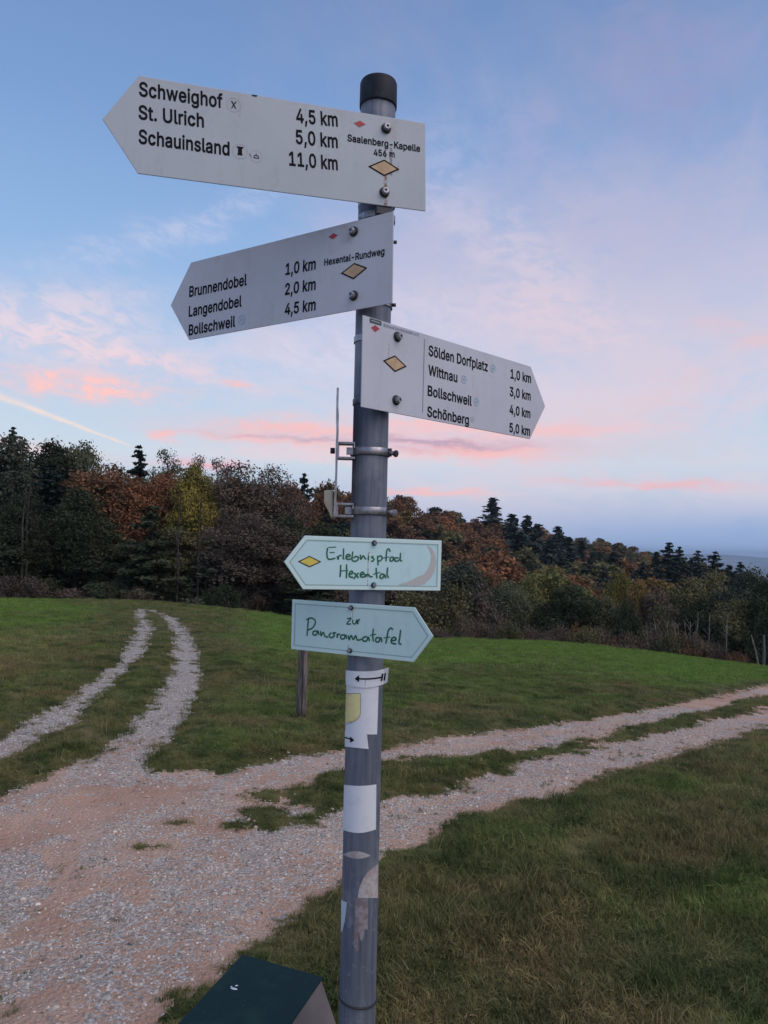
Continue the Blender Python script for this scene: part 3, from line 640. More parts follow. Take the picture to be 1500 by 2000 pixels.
# letter outlines: character, advance, then closed contours, in thousandths
FONT = r""",200|33,-139 23,-134 17,-119 50,81 58,89 68,92 143,91 155,81 157,66 102,-129 98,-135 88,-140
-465|109,168 99,173 93,188 93,248 98,258 105,263 114,265 339,265 353,258 358,243 357,183 352,173 344,168
.200|85,-24 60,-15 38,6 30,26 30,56 38,76 60,97 80,106 95,108 105,107 130,98 144,86 152,76 161,56 161,26 152,6 144,-4 130,-16 110,-24
0465|218,-27 188,-24 143,-8 118,7 93,30 69,63 49,108 36,153 29,198 27,258 29,308 36,353 48,398 68,443 89,473 118,501 153,522 188,533 233,536 268,532 303,521 338,499 365,473 388,438 403,403 416,358 424,308 426,253 424,198 416,148 404,108 388,70 367,38 336,8 303,-12 268,-23|207,73 228,71 248,74 273,88 288,103 300,123 309,148 317,178 321,213 323,253 321,293 317,328 308,363 298,388 277,418 263,429 243,437 223,438 208,436 193,431 178,420 164,403 153,383 143,358 136,328 132,293 130,253 132,213 136,178 144,148 165,103 188,82
1465|71,-20 61,-15 55,0 55,55 61,70 76,76 186,76 191,80 191,405 186,405 96,340 81,338 71,343 65,355 65,430 70,440 76,446 186,526 201,530 281,529 291,524 296,515 297,80 301,76 391,76 406,70 412,55 411,-5 406,-15 391,-21
2465|59,-20 49,-15 44,-5 43,50 48,60 265,295 291,335 296,350 299,370 298,385 294,400 288,410 274,424 249,435 224,439 209,437 184,429 164,413 152,390 147,355 139,345 129,341 59,342 49,350 45,360 47,395 55,425 69,454 88,480 109,499 134,515 164,528 194,534 224,537 245,535 284,528 314,516 339,500 364,476 379,455 393,425 400,400 401,350 397,330 382,290 354,248 310,195 201,80 204,78 389,78 399,75 405,70 410,60 409,-5 404,-15 389,-21
3465|204,-27 154,-19 124,-9 99,3 73,23 54,43 37,73 27,103 23,133 26,143 34,150 44,153 114,152 127,143 138,108 145,98 159,86 189,74 234,72 254,76 274,84 296,103 307,128 306,163 299,183 289,198 264,216 224,225 154,227 142,233 137,243 136,298 138,308 242,428 234,431 94,431 64,432 54,438 49,448 49,513 54,523 64,529 374,530 388,523 393,513 393,458 389,449 270,313 272,308 284,306 314,296 344,280 369,259 389,233 403,203 412,173 414,143 411,113 403,83 386,53 369,30 344,9 319,-6 289,-17 254,-26
4465|280,-21 267,-15 262,-5 260,82 40,84 25,90 19,105 19,160 23,170 230,521 235,526 245,530 310,530 325,525 331,515 330,500 275,406 145,185 260,184 261,320 265,330 270,335 280,339 345,339 355,335 360,330 364,320 364,185 420,183 430,175 434,160 434,105 428,90 415,84 365,82 364,0 360,-12 355,-17 345,-21
5465|210,-27 190,-26 160,-19 130,-7 105,9 85,25 66,48 52,73 42,103 39,133 44,143 50,148 60,151 125,151 138,143 150,110 170,87 195,74 235,72 265,82 279,93 295,113 302,128 305,143 307,163 305,178 295,211 275,236 250,250 220,256 190,253 160,242 139,228 130,225 61,233 49,243 46,258 75,513 80,523 87,528 115,530 365,530 380,525 387,513 387,448 382,438 375,433 365,431 175,431 169,428 160,343 210,354 250,353 280,348 305,339 325,328 360,300 387,263 405,218 411,188 412,163 409,133 402,98 388,68 368,38 345,16 321,-2 290,-16 255,-25
6465|219,-27 194,-25 164,-18 134,-4 104,16 84,38 66,63 52,98 45,128 43,163 45,193 61,248 94,313 236,523 244,528 254,530 324,530 338,523 343,513 340,498 230,338 234,335 269,333 299,324 324,314 349,297 373,273 389,248 399,223 407,193 410,158 408,123 399,93 386,63 369,38 345,13 319,-5 289,-17 259,-25|203,73 224,69 239,70 254,74 269,82 287,98 302,128 305,143 305,173 298,198 279,225 268,233 249,241 214,243 184,233 167,218 159,208 148,178 147,143 156,113 174,89
B468|55,-20 45,-15 39,0 39,510 42,520 50,527 60,530 240,530 280,527 310,521 340,509 365,492 383,475 395,458 409,430 416,405 419,375 418,350 405,310 385,283 370,270 370,265 391,250 410,230 422,210 432,185 439,140 437,110 429,80 417,55 402,35 380,14 350,-2 320,-13 285,-19 250,-21|147,80 150,78 240,78 275,81 300,86 314,95 325,106 332,120 334,140 328,165 319,180 310,190 295,200 265,208 150,210 146,205|146,310 150,306 240,306 270,311 290,321 305,337 314,360 312,390 308,400 296,415 285,423 265,428 235,431 147,430
D514|55,-20 45,-15 39,0 39,510 42,520 50,527 60,530 225,530 275,526 320,515 360,498 400,470 431,435 452,400 468,360 479,310 483,260 479,205 470,155 452,110 427,70 400,40 360,12 320,-5 275,-17 220,-21|147,80 150,78 215,78 250,81 280,88 310,101 329,115 346,135 360,159 369,185 376,220 378,255 376,290 369,325 358,355 347,375 335,389 309,410 285,421 255,428 220,431 147,430
E431|55,-20 45,-15 39,0 39,510 42,520 50,527 60,530 375,530 386,525 392,515 392,445 385,436 375,431 147,430 146,315 146,310 150,307 355,307 365,304 371,300 376,285 376,230 374,220 364,210 355,208 150,208 146,205 146,85 147,80 150,78 380,77 390,72 396,60 395,-5 390,-15 375,-21
G532|260,-27 220,-23 180,-13 137,8 104,33 77,63 50,108 32,153 23,198 19,253 22,303 33,358 51,403 72,438 105,476 140,503 175,520 220,533 265,537 320,531 350,523 391,503 436,468 455,445 479,403 488,378 495,348 490,336 480,329 400,330 390,338 377,368 361,393 335,416 320,424 295,432 265,435 240,432 215,425 195,415 175,399 160,382 145,357 134,328 127,293 124,253 127,218 133,183 145,153 159,128 175,111 195,94 218,83 245,76 270,74 315,81 335,90 363,113 377,133 387,153 391,173 390,178 285,178 269,183 265,188 262,198 262,258 266,268 275,275 480,277 490,273 495,268 499,258 499,198 495,153 486,118 470,83 447,48 415,19 385,0 355,-13 310,-25
H529|55,-20 45,-15 39,0 39,510 42,520 50,527 60,530 125,530 135,527 143,520 146,510 146,315 150,310 370,310 371,510 374,520 380,526 390,530 460,530 470,525 475,520 478,510 478,0 475,-11 470,-16 460,-21 395,-21 385,-20 374,-10 371,0 370,211 150,211 146,205 146,0 143,-10 135,-18 125,-21
K479|55,-20 45,-15 39,0 39,510 42,520 50,527 60,530 125,530 135,527 143,520 146,510 146,310 147,305 150,303 198,360 355,528 365,530 450,530 461,525 468,515 469,505 464,495 395,421 273,290 271,285 467,10 470,0 465,-13 460,-18 450,-21 370,-21 360,-17 195,211 147,160 146,0 143,-10 135,-18 125,-21
L405|55,-20 45,-15 39,0 40,515 47,525 60,530 125,530 135,527 143,520 146,510 146,315 147,80 150,78 360,78 370,76 377,70 382,60 381,-5 375,-16 360,-21
P457|55,-20 45,-15 39,0 39,510 42,520 50,527 60,530 235,530 275,527 315,518 343,505 365,490 391,465 408,440 420,410 428,380 430,350 428,315 420,285 408,255 391,230 370,207 340,188 310,175 270,167 150,165 146,160 146,0 143,-10 135,-18 125,-21|147,265 150,263 255,265 275,269 300,284 312,300 318,315 323,350 322,365 315,390 300,410 285,421 255,430 147,430
R461|55,-20 45,-15 39,0 39,510 42,520 47,525 60,530 235,530 275,527 310,520 340,509 368,490 391,470 407,445 421,415 428,385 430,350 428,320 421,290 410,265 391,235 370,216 345,200 345,195 446,10 448,-5 440,-17 430,-21 355,-21 340,-16 335,-10 235,175 230,177 150,177 147,175 146,170 146,0 143,-10 135,-18 125,-21|146,280 150,276 255,277 275,281 300,293 315,310 323,335 324,350 319,385 315,396 304,410 290,420 255,430 147,430
S459|208,-29 183,-27 153,-22 123,-12 90,6 68,24 48,46 31,76 21,106 17,136 22,151 33,157 103,158 113,156 123,146 133,111 148,94 173,79 208,71 243,71 278,80 303,95 319,116 325,136 323,151 319,161 308,173 288,185 173,221 138,233 101,251 73,273 53,297 36,336 31,371 34,406 44,436 59,461 76,481 103,502 133,519 163,529 193,535 218,536 263,535 298,527 328,515 352,501 371,486 394,461 409,436 419,406 421,371 413,361 403,357 338,357 328,359 318,369 313,391 305,406 288,421 273,429 253,435 223,438 193,434 178,430 153,414 140,396 138,386 136,376 141,356 155,341 178,327 333,276 370,256 398,229 414,206 427,166 429,141 426,106 417,76 403,52 387,31 363,9 333,-7 298,-21 263,-28
U529|240,-28 215,-26 180,-18 145,-4 115,15 85,44 66,72 51,102 42,137 39,172 41,517 49,527 60,530 125,530 135,527 143,517 145,182 147,157 151,142 160,122 170,108 197,87 215,79 235,74 275,74 305,80 320,86 336,97 358,122 370,157 372,182 372,512 380,525 390,530 460,530 470,525 478,512 478,172 475,137 466,102 450,68 430,41 405,17 375,-2 340,-17 300,-27
V492|201,-21 189,-15 183,-5 -3,500 -4,515 3,525 16,530 86,530 96,526 102,520 211,215 241,122 250,150 271,215 377,520 381,525 391,530 466,530 476,525 481,520 484,505 296,-10 291,-16 281,-21
W698|151,-21 140,-15 135,-5 -3,500 -4,515 6,527 16,530 86,530 96,525 100,520 191,166 196,167 288,520 296,527 306,530 381,530 391,527 400,515 491,163 496,172 499,185 583,515 591,526 601,530 676,529 688,520 691,505 550,-5 546,-13 541,-18 531,-21 456,-21 446,-19 437,-10 346,326 341,330 248,-10 241,-18 231,-21
X486|13,-20 3,-15 0,-10 -3,0 0,10 175,260 13,495 8,510 13,522 18,527 28,530 103,530 118,525 238,340 361,525 373,530 448,530 458,526 466,515 465,500 303,265 303,260 474,10 477,0 473,-12 468,-17 458,-21 383,-21 368,-16 276,115 238,177 198,115 106,-15 93,-21
a401|150,-29 110,-23 85,-14 60,1 45,14 32,31 18,56 11,81 9,111 16,151 25,171 36,186 50,200 70,212 105,227 250,257 254,261 254,266 251,281 241,296 225,305 210,309 180,309 160,304 145,296 115,259 105,254 95,254 35,271 26,276 20,291 32,321 49,346 64,361 84,376 103,386 150,401 195,405 240,400 260,395 280,388 295,379 313,366 327,351 340,331 350,306 356,281 358,251 358,1 355,-11 350,-16 340,-21 275,-21 261,-14 255,-1 225,-17 205,-24 165,-30|139,71 170,66 190,68 205,71 230,86 245,104 253,126 255,161 240,160 130,133 120,126 114,111 115,91 125,78
b436|208,-28 183,-23 168,-17 138,1 133,2 128,-14 123,-18 113,-21 48,-20 38,-15 32,-3 32,512 38,524 48,529 113,530 128,525 135,512 135,427 135,382 138,375 162,392 178,398 203,404 228,405 268,401 293,394 327,377 350,357 368,336 388,304 401,267 408,232 411,187 409,152 402,112 390,77 370,42 348,17 323,-2 298,-15 263,-27|195,72 218,68 238,70 253,74 263,81 278,94 287,107 297,127 303,147 306,167 306,212 297,252 288,271 278,285 254,302 243,306 223,309 203,307 177,297 163,285 153,272 139,237 135,212 135,167 139,142 145,122 163,92 178,80
c408|199,-28 169,-25 139,-17 104,0 79,19 58,42 37,77 23,112 16,147 13,187 16,227 23,262 36,297 54,329 79,357 105,377 134,392 174,403 224,405 244,402 284,390 319,372 347,347 368,317 382,282 380,267 369,257 324,246 304,241 294,243 199,308 174,303 157,292 144,279 128,252 122,227 117,187 123,142 129,122 139,104 154,86 169,76 189,70 204,70 299,137 309,137 369,122 378,117 383,107 383,97 367,57 345,27 319,5 299,-8 264,-22 229,-28
d436|184,-28 159,-26 129,-16 102,-3 74,19 52,47 35,77 24,107 15,147 13,187 15,227 22,262 36,302 54,334 74,357 98,377 129,393 164,403 219,404 259,393 289,374 290,452 290,512 294,521 300,527 309,530 374,530 388,522 393,512 393,-3 388,-13 379,-20 314,-21 299,-16 289,4 274,-8 244,-22 219,-28|178,72 204,68 219,69 239,75 249,81 262,92 272,107 285,142 291,192 289,217 281,252 271,272 260,287 249,296 229,305 204,309 189,308 174,304 159,295 144,282 137,272 127,252 122,232 117,187 122,147 128,127 137,107 148,92 159,82
e416|204,-28 174,-26 139,-17 104,0 74,24 54,47 37,77 23,112 16,147 13,187 15,222 23,262 35,297 53,327 79,357 104,377 134,392 174,403 209,405 249,401 294,385 315,372 334,356 364,317 384,267 391,227 392,167 388,157 379,150 121,147 123,132 128,117 141,97 164,78 194,69 224,68 254,76 274,92 294,122 304,126 369,112 379,107 384,100 386,92 384,82 368,47 349,23 329,7 294,-14 269,-22 239,-28|123,247 124,242 279,242 282,247 278,262 261,287 249,298 224,307 204,309 174,304 159,296 144,284 129,262
f266|76,-20 66,-15 60,0 60,300 56,306 6,306 -9,312 -15,325 -14,385 -9,394 1,399 56,400 60,405 61,455 69,480 80,500 91,513 121,535 146,545 166,550 186,551 251,540 261,532 264,520 243,455 231,447 176,450 169,445 164,430 163,405 166,400 231,400 241,395 246,390 249,380 249,330 246,316 236,308 166,306 163,300 162,-5 157,-15 146,-21
g437|194,-171 154,-167 129,-160 104,-150 84,-138 68,-126 42,-96 31,-76 32,-61 44,-49 94,-21 104,-20 116,-26 149,-61 164,-69 189,-75 234,-74 264,-61 280,-46 288,-26 290,14 264,-1 239,-11 199,-16 164,-14 129,-5 102,9 74,29 54,53 37,79 22,119 15,154 13,194 16,234 24,272 37,304 52,329 73,354 99,377 134,395 164,403 219,404 259,393 289,375 298,394 309,400 374,400 387,394 392,384 393,-11 390,-46 382,-76 368,-101 349,-124 324,-142 304,-153 269,-165 244,-169|178,84 204,80 219,81 239,86 249,91 260,99 272,114 280,129 287,149 290,169 290,214 281,254 274,270 264,284 249,296 234,304 209,309 189,308 174,303 159,296 146,284 135,269 122,234 117,189 122,154 127,134 137,114 145,104 159,92
h422|48,-20 38,-15 32,0 32,510 35,520 40,525 53,530 113,530 123,528 132,520 135,510 135,385 138,378 168,394 193,402 228,405 253,404 283,396 303,388 328,371 347,350 362,325 371,300 378,245 378,0 372,-15 358,-21 293,-21 283,-16 278,-10 275,0 275,230 272,260 264,280 248,297 228,306 208,308 183,304 163,293 146,275 139,260 135,225 135,0 132,-10 128,-16 118,-21
i179|51,-21 38,-15 32,0 32,380 36,391 46,399 111,400 121,399 127,395 132,390 135,380 134,-5 129,-15 116,-21|66,424 52,430 41,439 28,455 20,480 23,500 31,518 51,535 66,542 81,545 101,542 126,529 139,515 146,495 145,465 136,448 116,430 96,423
k393|48,-20 38,-15 32,0 32,510 38,524 53,530 118,530 128,525 134,515 135,265 138,259 268,393 278,399 368,398 374,395 380,385 381,375 378,368 229,215 388,14 393,0 388,-13 383,-18 373,-21 293,-21 283,-18 153,146 148,144 135,130 135,0 132,-10 128,-16 118,-21
l201|128,-22 108,-21 83,-11 58,7 41,33 35,53 32,83 32,513 38,524 48,529 103,530 118,530 128,525 133,518 135,508 136,83 138,76 143,74 173,75 186,68 191,58 202,3 198,-9 188,-17 143,-23
m622|48,-20 38,-15 32,0 32,380 38,394 53,400 118,399 128,392 133,380 138,380 163,395 183,403 218,407 248,404 278,393 303,375 318,357 323,359 348,380 368,392 393,401 413,406 458,406 483,400 508,390 528,377 545,360 558,340 569,315 576,285 578,255 577,-5 572,-15 563,-20 493,-21 483,-16 478,-10 475,15 475,250 472,275 461,295 448,303 433,308 403,308 383,301 371,290 364,280 357,260 356,245 355,-5 350,-15 338,-21 273,-21 259,-15 253,0 251,275 243,290 228,303 213,308 188,308 168,301 153,290 143,275 136,255 135,0 133,-9 128,-16 118,-21
n422|48,-20 38,-15 32,0 32,380 35,390 43,397 53,400 118,399 130,390 133,375 168,394 193,402 228,405 253,404 283,396 303,388 328,371 343,355 358,333 371,300 376,275 378,240 378,120 378,0 373,-13 368,-18 358,-21 293,-21 281,-15 275,0 275,235 268,273 257,290 244,300 233,304 208,308 183,304 163,293 153,284 143,270 136,245 135,0 133,-9 128,-16 118,-21
o427|199,-28 169,-25 139,-17 109,-3 79,19 58,42 37,77 24,110 16,147 13,187 16,227 24,267 38,302 53,327 75,352 105,377 139,394 169,402 214,405 249,402 279,393 304,381 337,357 359,332 377,302 391,267 400,227 402,187 400,147 390,107 378,77 364,52 339,21 309,-2 279,-16 244,-26|180,72 204,68 224,69 244,75 256,82 279,107 294,147 297,167 297,207 293,232 287,252 280,267 269,282 244,301 229,307 209,309 189,307 174,303 159,294 146,282 136,267 128,252 123,232 117,187 119,162 127,127 137,107 148,92 159,82
p436|48,-163 38,-158 32,-143 34,387 38,394 48,399 113,400 123,397 128,392 133,382 133,372 162,392 183,399 208,404 258,403 298,392 323,379 348,359 371,332 389,302 401,267 409,227 411,187 409,147 402,112 390,77 373,47 348,17 323,-2 298,-15 263,-27 228,-29 203,-27 183,-23 163,-14 138,1 135,-3 135,-143 132,-153 128,-159 118,-164|195,72 218,68 238,70 253,74 263,81 278,94 287,107 297,127 303,147 306,167 306,212 297,252 288,271 278,285 254,302 243,306 223,309 203,307 177,297 163,285 153,272 139,237 135,212 135,167 139,142 145,122 163,92 178,80
r271|48,-20 38,-15 32,0 33,385 38,394 48,399 113,400 123,397 128,392 133,380 163,396 183,403 228,405 243,405 253,402 263,390 264,320 260,310 248,302 193,303 168,296 145,275 136,250 135,0 133,-9 128,-16 118,-21
s377|161,-28 131,-24 106,-17 81,-5 61,9 33,42 23,62 15,92 20,107 31,114 91,128 101,127 111,119 121,95 136,78 161,68 181,66 206,69 231,79 244,92 246,102 245,112 238,122 221,130 116,159 77,177 56,195 40,217 29,247 26,277 29,302 38,327 50,347 81,376 106,389 131,398 161,404 191,405 216,404 241,399 280,382 301,367 316,351 337,317 345,292 343,282 340,277 331,270 266,256 253,262 236,292 226,302 206,310 186,312 156,307 141,297 131,282 132,267 141,257 150,252 266,220 301,203 321,186 339,162 348,137 352,107 350,82 341,54 330,37 316,20 295,2 269,-13 241,-22 211,-28
t239|161,-24 131,-21 101,-10 77,6 59,31 47,61 44,91 44,301 41,306 6,306 -4,309 -12,316 -15,326 -15,381 -11,391 1,399 43,401 44,471 50,486 56,490 66,492 131,491 141,486 146,476 149,401 211,399 221,391 225,381 225,326 222,316 217,311 206,306 151,306 147,301 147,101 149,81 156,73 206,75 219,66 234,1 231,-9 221,-17
u422|173,-25 128,-18 103,-6 86,5 63,30 50,50 40,75 33,105 32,140 32,380 35,390 43,397 53,400 118,400 128,395 132,390 135,380 135,145 137,120 142,105 152,90 163,81 183,73 203,71 218,73 246,85 263,105 274,135 276,385 282,395 293,400 358,400 368,397 375,390 378,380 378,0 375,-10 368,-18 358,-21 293,-20 283,-15 273,3 243,-14 213,-24
v401|157,-20 148,-15 142,-5 -2,370 -3,385 4,395 17,400 87,400 98,395 104,385 192,139 197,138 204,160 285,385 291,395 302,400 377,399 389,390 392,375 244,-10 237,-18 227,-21
w579|133,-20 123,-15 118,-5 4,370 3,385 10,395 23,400 88,400 98,397 105,390 153,220 168,159 173,156 234,390 238,395 248,400 323,399 329,395 336,385 398,156 406,190 463,391 468,396 478,400 548,400 559,395 565,385 564,370 449,-5 443,-16 428,-21 368,-21 358,-18 350,-10 283,229 217,-10 213,-16 203,-21
x391|16,-20 6,-15 3,-10 0,0 3,10 129,195 11,368 8,380 11,390 16,395 26,400 101,400 111,397 118,390 186,280 191,275 217,320 264,390 271,397 281,400 351,400 366,395 372,385 371,370 252,195 251,190 376,10 378,-5 373,-15 366,-19 356,-21 286,-21 276,-18 268,-10 191,111 186,108 166,74 106,-15 91,-21
y401|97,-164 37,-157 29,-149 27,-134 44,-74 57,-65 107,-65 112,-62 125,-44 140,1 -2,371 -3,386 5,396 17,400 87,400 96,396 101,391 187,155 192,139 197,138 285,386 292,395 307,400 377,399 387,392 391,386 390,371 213,-89 192,-122 162,-147 132,-161 112,-165
z392|37,-20 27,-15 22,-5 21,45 23,55 212,300 207,302 47,302 37,305 32,310 27,320 27,380 30,390 37,397 47,400 337,400 347,395 353,385 354,330 351,320 168,80 172,77 347,75 355,70 360,60 360,0 357,-11 347,-19 337,-21
ö427|199,-28 169,-25 139,-17 109,-3 79,19 58,42 37,77 24,110 16,147 13,187 16,227 24,267 38,302 53,327 75,352 105,377 139,394 169,402 214,405 249,402 279,393 304,381 337,357 359,332 377,302 391,267 400,227 402,187 400,147 390,107 378,77 364,52 339,21 309,-2 279,-16 244,-26|180,72 204,68 224,69 244,75 256,82 279,107 294,147 297,167 297,207 293,232 287,252 280,267 269,282 244,301 229,307 209,309 189,307 174,303 159,294 146,282 136,267 128,252 123,232 117,187 119,162 127,127 137,107 148,92 159,82|114,426 104,430 94,438 80,457 76,467 74,482 77,502 89,523 104,536 124,543 154,541 165,537 179,527 190,512 196,497 195,467 185,447 164,429 139,422|259,425 246,432 226,452 219,472 221,502 234,524 249,536 269,543 296,542 323,527 333,512 341,487 338,467 324,442 309,430 294,423 284,422"""
GLYPHS = {}
for row_ in FONT.split('\n'):
    p_ = row_.split('|'); GLYPHS[row_[0]] = (int(p_[0][1:]) / 1000, [[tuple(int(q_) / 1000 for q_ in c_.split(',')) for c_ in k_.split()] for k_ in p_[1:]])
CAPH = 0.5297
def grouped(cont):
    """groups of outline + holes"""
    L = [np.array(q_) for q_ in cont]; inn = [next((j for j, o_ in enumerate(L) if j != i and (signed(o_, P[:, 0], P[:, 1]) > 0).all()), -1) for i, P in enumerate(L)]
    return [[P] + [L[k] for k in range(len(L)) if inn[k] == i] for i, P in enumerate(L) if inn[i] < 0]

m_tan, n_, b_ = mat('faded_marker_print', (.50, .33, .19), .5)
O_ = objco(n_); setc(n_, b_, mixc(n_, noise(n_, O_, 50, 4).step(.35, .7), (.47, .32, .19), (.60, .42, .25)))
m_red, _, _ = mat('red_print', (.42, .035, .045), .5)
m_yel, n_, b_ = mat('yellow_print', (.74, .58, .10), .5)
O_ = objco(n_); setc(n_, b_, mixc(n_, noise(n_, O_, 80, 4).step(.35, .7), (.76, .60, .10), (.62, .52, .12)))
m_blue, _, _ = mat('pale_blue_print', (.22, .45, .66), .5)
m_greyp, _, _ = mat('faint_grey_print', (.40, .41, .45), .5)
m_slate, _, _ = mat('slate_print', (.045, .07, .075), .5)
m_smalltxt, _, _ = mat('faded_blue_print', (.30, .33, .44), .5)
m_pen, _, _ = mat('green_handwriting', (.012, .13, .070), .5)
m_aluback, _, _ = mat('aluminium', (.45, .46, .48), .4, .6)
RUST = (.16, .07, .035)

HW = .062
# --- top sign
A = Sign(16.9, -.1945, 2.3776, .5642, .1847, 1.454, .060, 'trail_sign', 'topmost white arrow sign pointing left to Schweighof and Schauinsland', 'trail sign',
         board_mat('white_enamel_top', (.45, .505, .56), (.37, .42, .47), [(.1955, -.0923, -.005, .0050, RUST, 1.0), (.2075, -.03, .03, .004, RUST, .8), (.213, .045, .09, .012, (.40, .36, .37), .6), (.2225, -.02, .0, .004, (.3, .2, .15), .6), (.1955, -.02, .035, .0025, RUST, .7)], .092), -.3449, -1)
for body, L, R, cap in [('Schweighof', (271.6, 187), (435, 210.7), 28), ('St. Ulrich', (270.7, 232), (398.5, 248.7), 27.5), ('Schauinsland', (270.7, 279.5), (448.4, 303.6), 27.5),
                        ('4,5 km', (578.9, 238.8), (660, 247), 27), ('5,0 km', (578, 280), (660, 289), 27), ('11,0 km', (565, 322.6), (660, 332), 27),
                        ('Saalenberg-Kapelle', (678.6, 275.5), (820.5, 296.8), 13.5), ('456 m', (730, 303.6), (771, 307.5), 12.5)]:
    A.text(body, L, R, cap, m_ink, .018 if cap > 20 else .014)
A.diamond((720.4, 325.4), (750.3, 312.7), (778.4, 330.8), (750.3, 343.5), m_tan, m_ink, label='tan diamond waymark')
A.diamond((691, 240.5), (703, 236), (714, 243), (702, 248.5), m_red, None, label='red diamond waymark')
def H_icon(s, c, r_, m, big=False):
    mb, z = s.ring(c, r_, m, wd=.0012); cc, rr = s._c, s._r; k = rr * .42; t = .0011
    mb.add([(cc[0] - k * .7 - t / 2, cc[1] - k, z), (cc[0] - k * .7 + t / 2, cc[1] - k, z), (cc[0] - k * .7 + t / 2, cc[1] + k, z), (cc[0] - k * .7 - t / 2, cc[1] + k, z)], [(0, 1, 2, 3)])
    mb.add([(cc[0] + k * .7 - t / 2, cc[1] - k, z), (cc[0] + k * .7 + t / 2, cc[1] - k, z), (cc[0] + k * .7 + t / 2, cc[1] + k, z), (cc[0] + k * .7 - t / 2, cc[1] + k, z)], [(0, 1, 2, 3)])
    mb.add([(cc[0] - k * .7, cc[1] - t / 2, z + 1e-5), (cc[0] + k * .7, cc[1] - t / 2, z + 1e-5), (cc[0] + k * .7, cc[1] + t / 2, z + 1e-5), (cc[0] - k * .7, cc[1] + t / 2, z + 1e-5)], [(0, 1, 2, 3)])
    mb.build('bus_stop_icon', m, s.root)
mb, z = A.ring((456.5, 205), 12.3, m_greyp, wd=.0006); mb.build('icon_ring', m_greyp, A.root)
cc, rr = A._c, A._r
mbx = MB()
for sg in (-1, 1):
    d = np.array([sg * .5, .86]); nn = np.array([-d[1], d[0]]) * .0008; a_, b2 = cc - d * rr * .6, cc + d * rr * .6
    mbx.add([(*(a_ + nn), z + 2e-5 * (sg + 2)), (*(a_ - nn), z + 2e-5 * (sg + 2)), (*(b2 - nn * 1.4), z + 2e-5 * (sg + 2)), (*(b2 + nn * 1.4), z + 2e-5 * (sg + 2))], [(0, 1, 2, 3)])
mbx.build('cutlery_icon', m_ink, A.root)
mb, z = A.ring((468.8, 295.6), 13, m_greyp, wd=.0006); mb.build('icon_ring', m_greyp, A.root); cc, rr = A._c, A._r
mbx = MB()
for (x0, x1, y0, y1) in ((-.42, .42, .42, .62), (-.26, .26, -.35, .42), (-.34, .34, -.52, -.35)):
    mbx.add([(cc[0] + x0 * rr, cc[1] + y0 * rr, z + 3e-5), (cc[0] + x1 * rr, cc[1] + y0 * rr, z + 3e-5), (cc[0] + x1 * rr, cc[1] + y1 * rr, z + 3e-5), (cc[0] + x0 * rr, cc[1] + y1 * rr, z + 3e-5)], [(0, 1, 2, 3)])
mbx.build('tower_icon', m_ink, A.root)
mb, z = A.ring((500, 305), 10.5, m_greyp, wd=.0005); mb.build('icon_ring', m_greyp, A.root); cc, rr = A._c, A._r
A.strokes([[cc + np.array(p) * rr for p in ((-.4, -.3), (.45, -.3), (.2, .1), (-.2, .1), (-.4, -.3))], [cc + np.array(p) * rr for p in ((0, .1), (.05, .5))], [A.uv(487, 300), A.uv(491, 307)]], .0014, m_ink, 'chapel_icon')
c0 = A.uv(497, 186.5)
A.poly([(c0[0] - .006, A.ol[0][1] - .0008), (c0[0] + .006, A.ol[0][1] - .0008), (c0[0] + .004, A.ol[0][1] - .0035), (c0[0] - .004, A.ol[0][1] - .003)], m_ink, 'chipped_spot')
for p in ((754, 251.5), (750.5, 376)):
    u, v = A.bolt(*p); A.clamp(v)
A.clamp(-.0985 + .0); 
# --- second sign
B = Sign(-31.45, -.1963, 2.1685, .5537, .1849, .531, .060, 'trail_sign', 'second white arrow sign pointing left to Brunnendobel and Langendobel', 'trail sign',
         board_mat('white_enamel_second', (.56, .575, .64), (.46, .47, .53), [(.165, .05, .09, .02, (.46, .40, .40), .5)], .092), -.3412, -1)
for body, L, R, cap in [('Brunnendobel', (369.5, 580), (482, 556.5), 20.5), ('Langendobel', (368.6, 618.6), (472, 598), 20.5), ('Bollschweil', (368.6, 655), (459.5, 637.7), 20.5),
                        ('1,0 km', (557.6, 537), (616.5, 526), 22), ('2,0 km', (556.5, 576), (616.5, 565.5), 22), ('4,5 km', (556.2, 615), (616.5, 605.4), 22),
                        ('Hexental-Rundweg', (633.3, 519), (751, 497.1), 13)]:
    B.text(body, L, R, cap, m_ink, .016 if cap > 15 else .012)
B.diamond((666.9, 533.9), (692.3, 514.4), (716.3, 523.5), (690.5, 544.8), m_tan, m_ink, label='tan diamond waymark')
B.diamond((642, 463), (652, 455.5), (660, 459.5), (650, 467.5), m_red, None, label='red diamond waymark')
H_icon(B, (472.4, 624.5), 9.0, m_blue)
for p in ((691.3, 452.8), (691, 577.8)):
    u, v = B.bolt(*p); B.clamp(v - .006, True)
# --- third sign
C_ = Sign(44.97, .2016, 1.9625, .5725, .1806, .341, .060, 'trail_sign', 'third white arrow sign pointing right to Sölden and Wittnau', 'trail sign',
          board_mat('white_enamel_third', (.55, .57, .65), (.46, .48, .56), [(-.2135, .012, .05, .003, (.36, .34, .30), .8)], .0), .352, 1)
for body, L, R, cap in [('Sölden Dorfplatz', (837, 694), (952.5, 725.4), 20.5), ('Wittnau', (836.3, 731.8), (893, 746.6), 20), ('Bollschweil', (835, 772), (921, 792.5), 20), ('Schönberg', (834, 812.8), (915.6, 829.5), 20),
                        ('1,0 km', (997, 738.2), (1036.8, 748), 18), ('3,0 km', (995.4, 772.8), (1036.2, 782), 18), ('4,0 km', (995, 807.8), (1035.6, 816.5), 18), ('5,0 km', (994.7, 843.2), (1035, 851), 18)]:
    C_.text(body, L, R, cap, m_ink, .014)
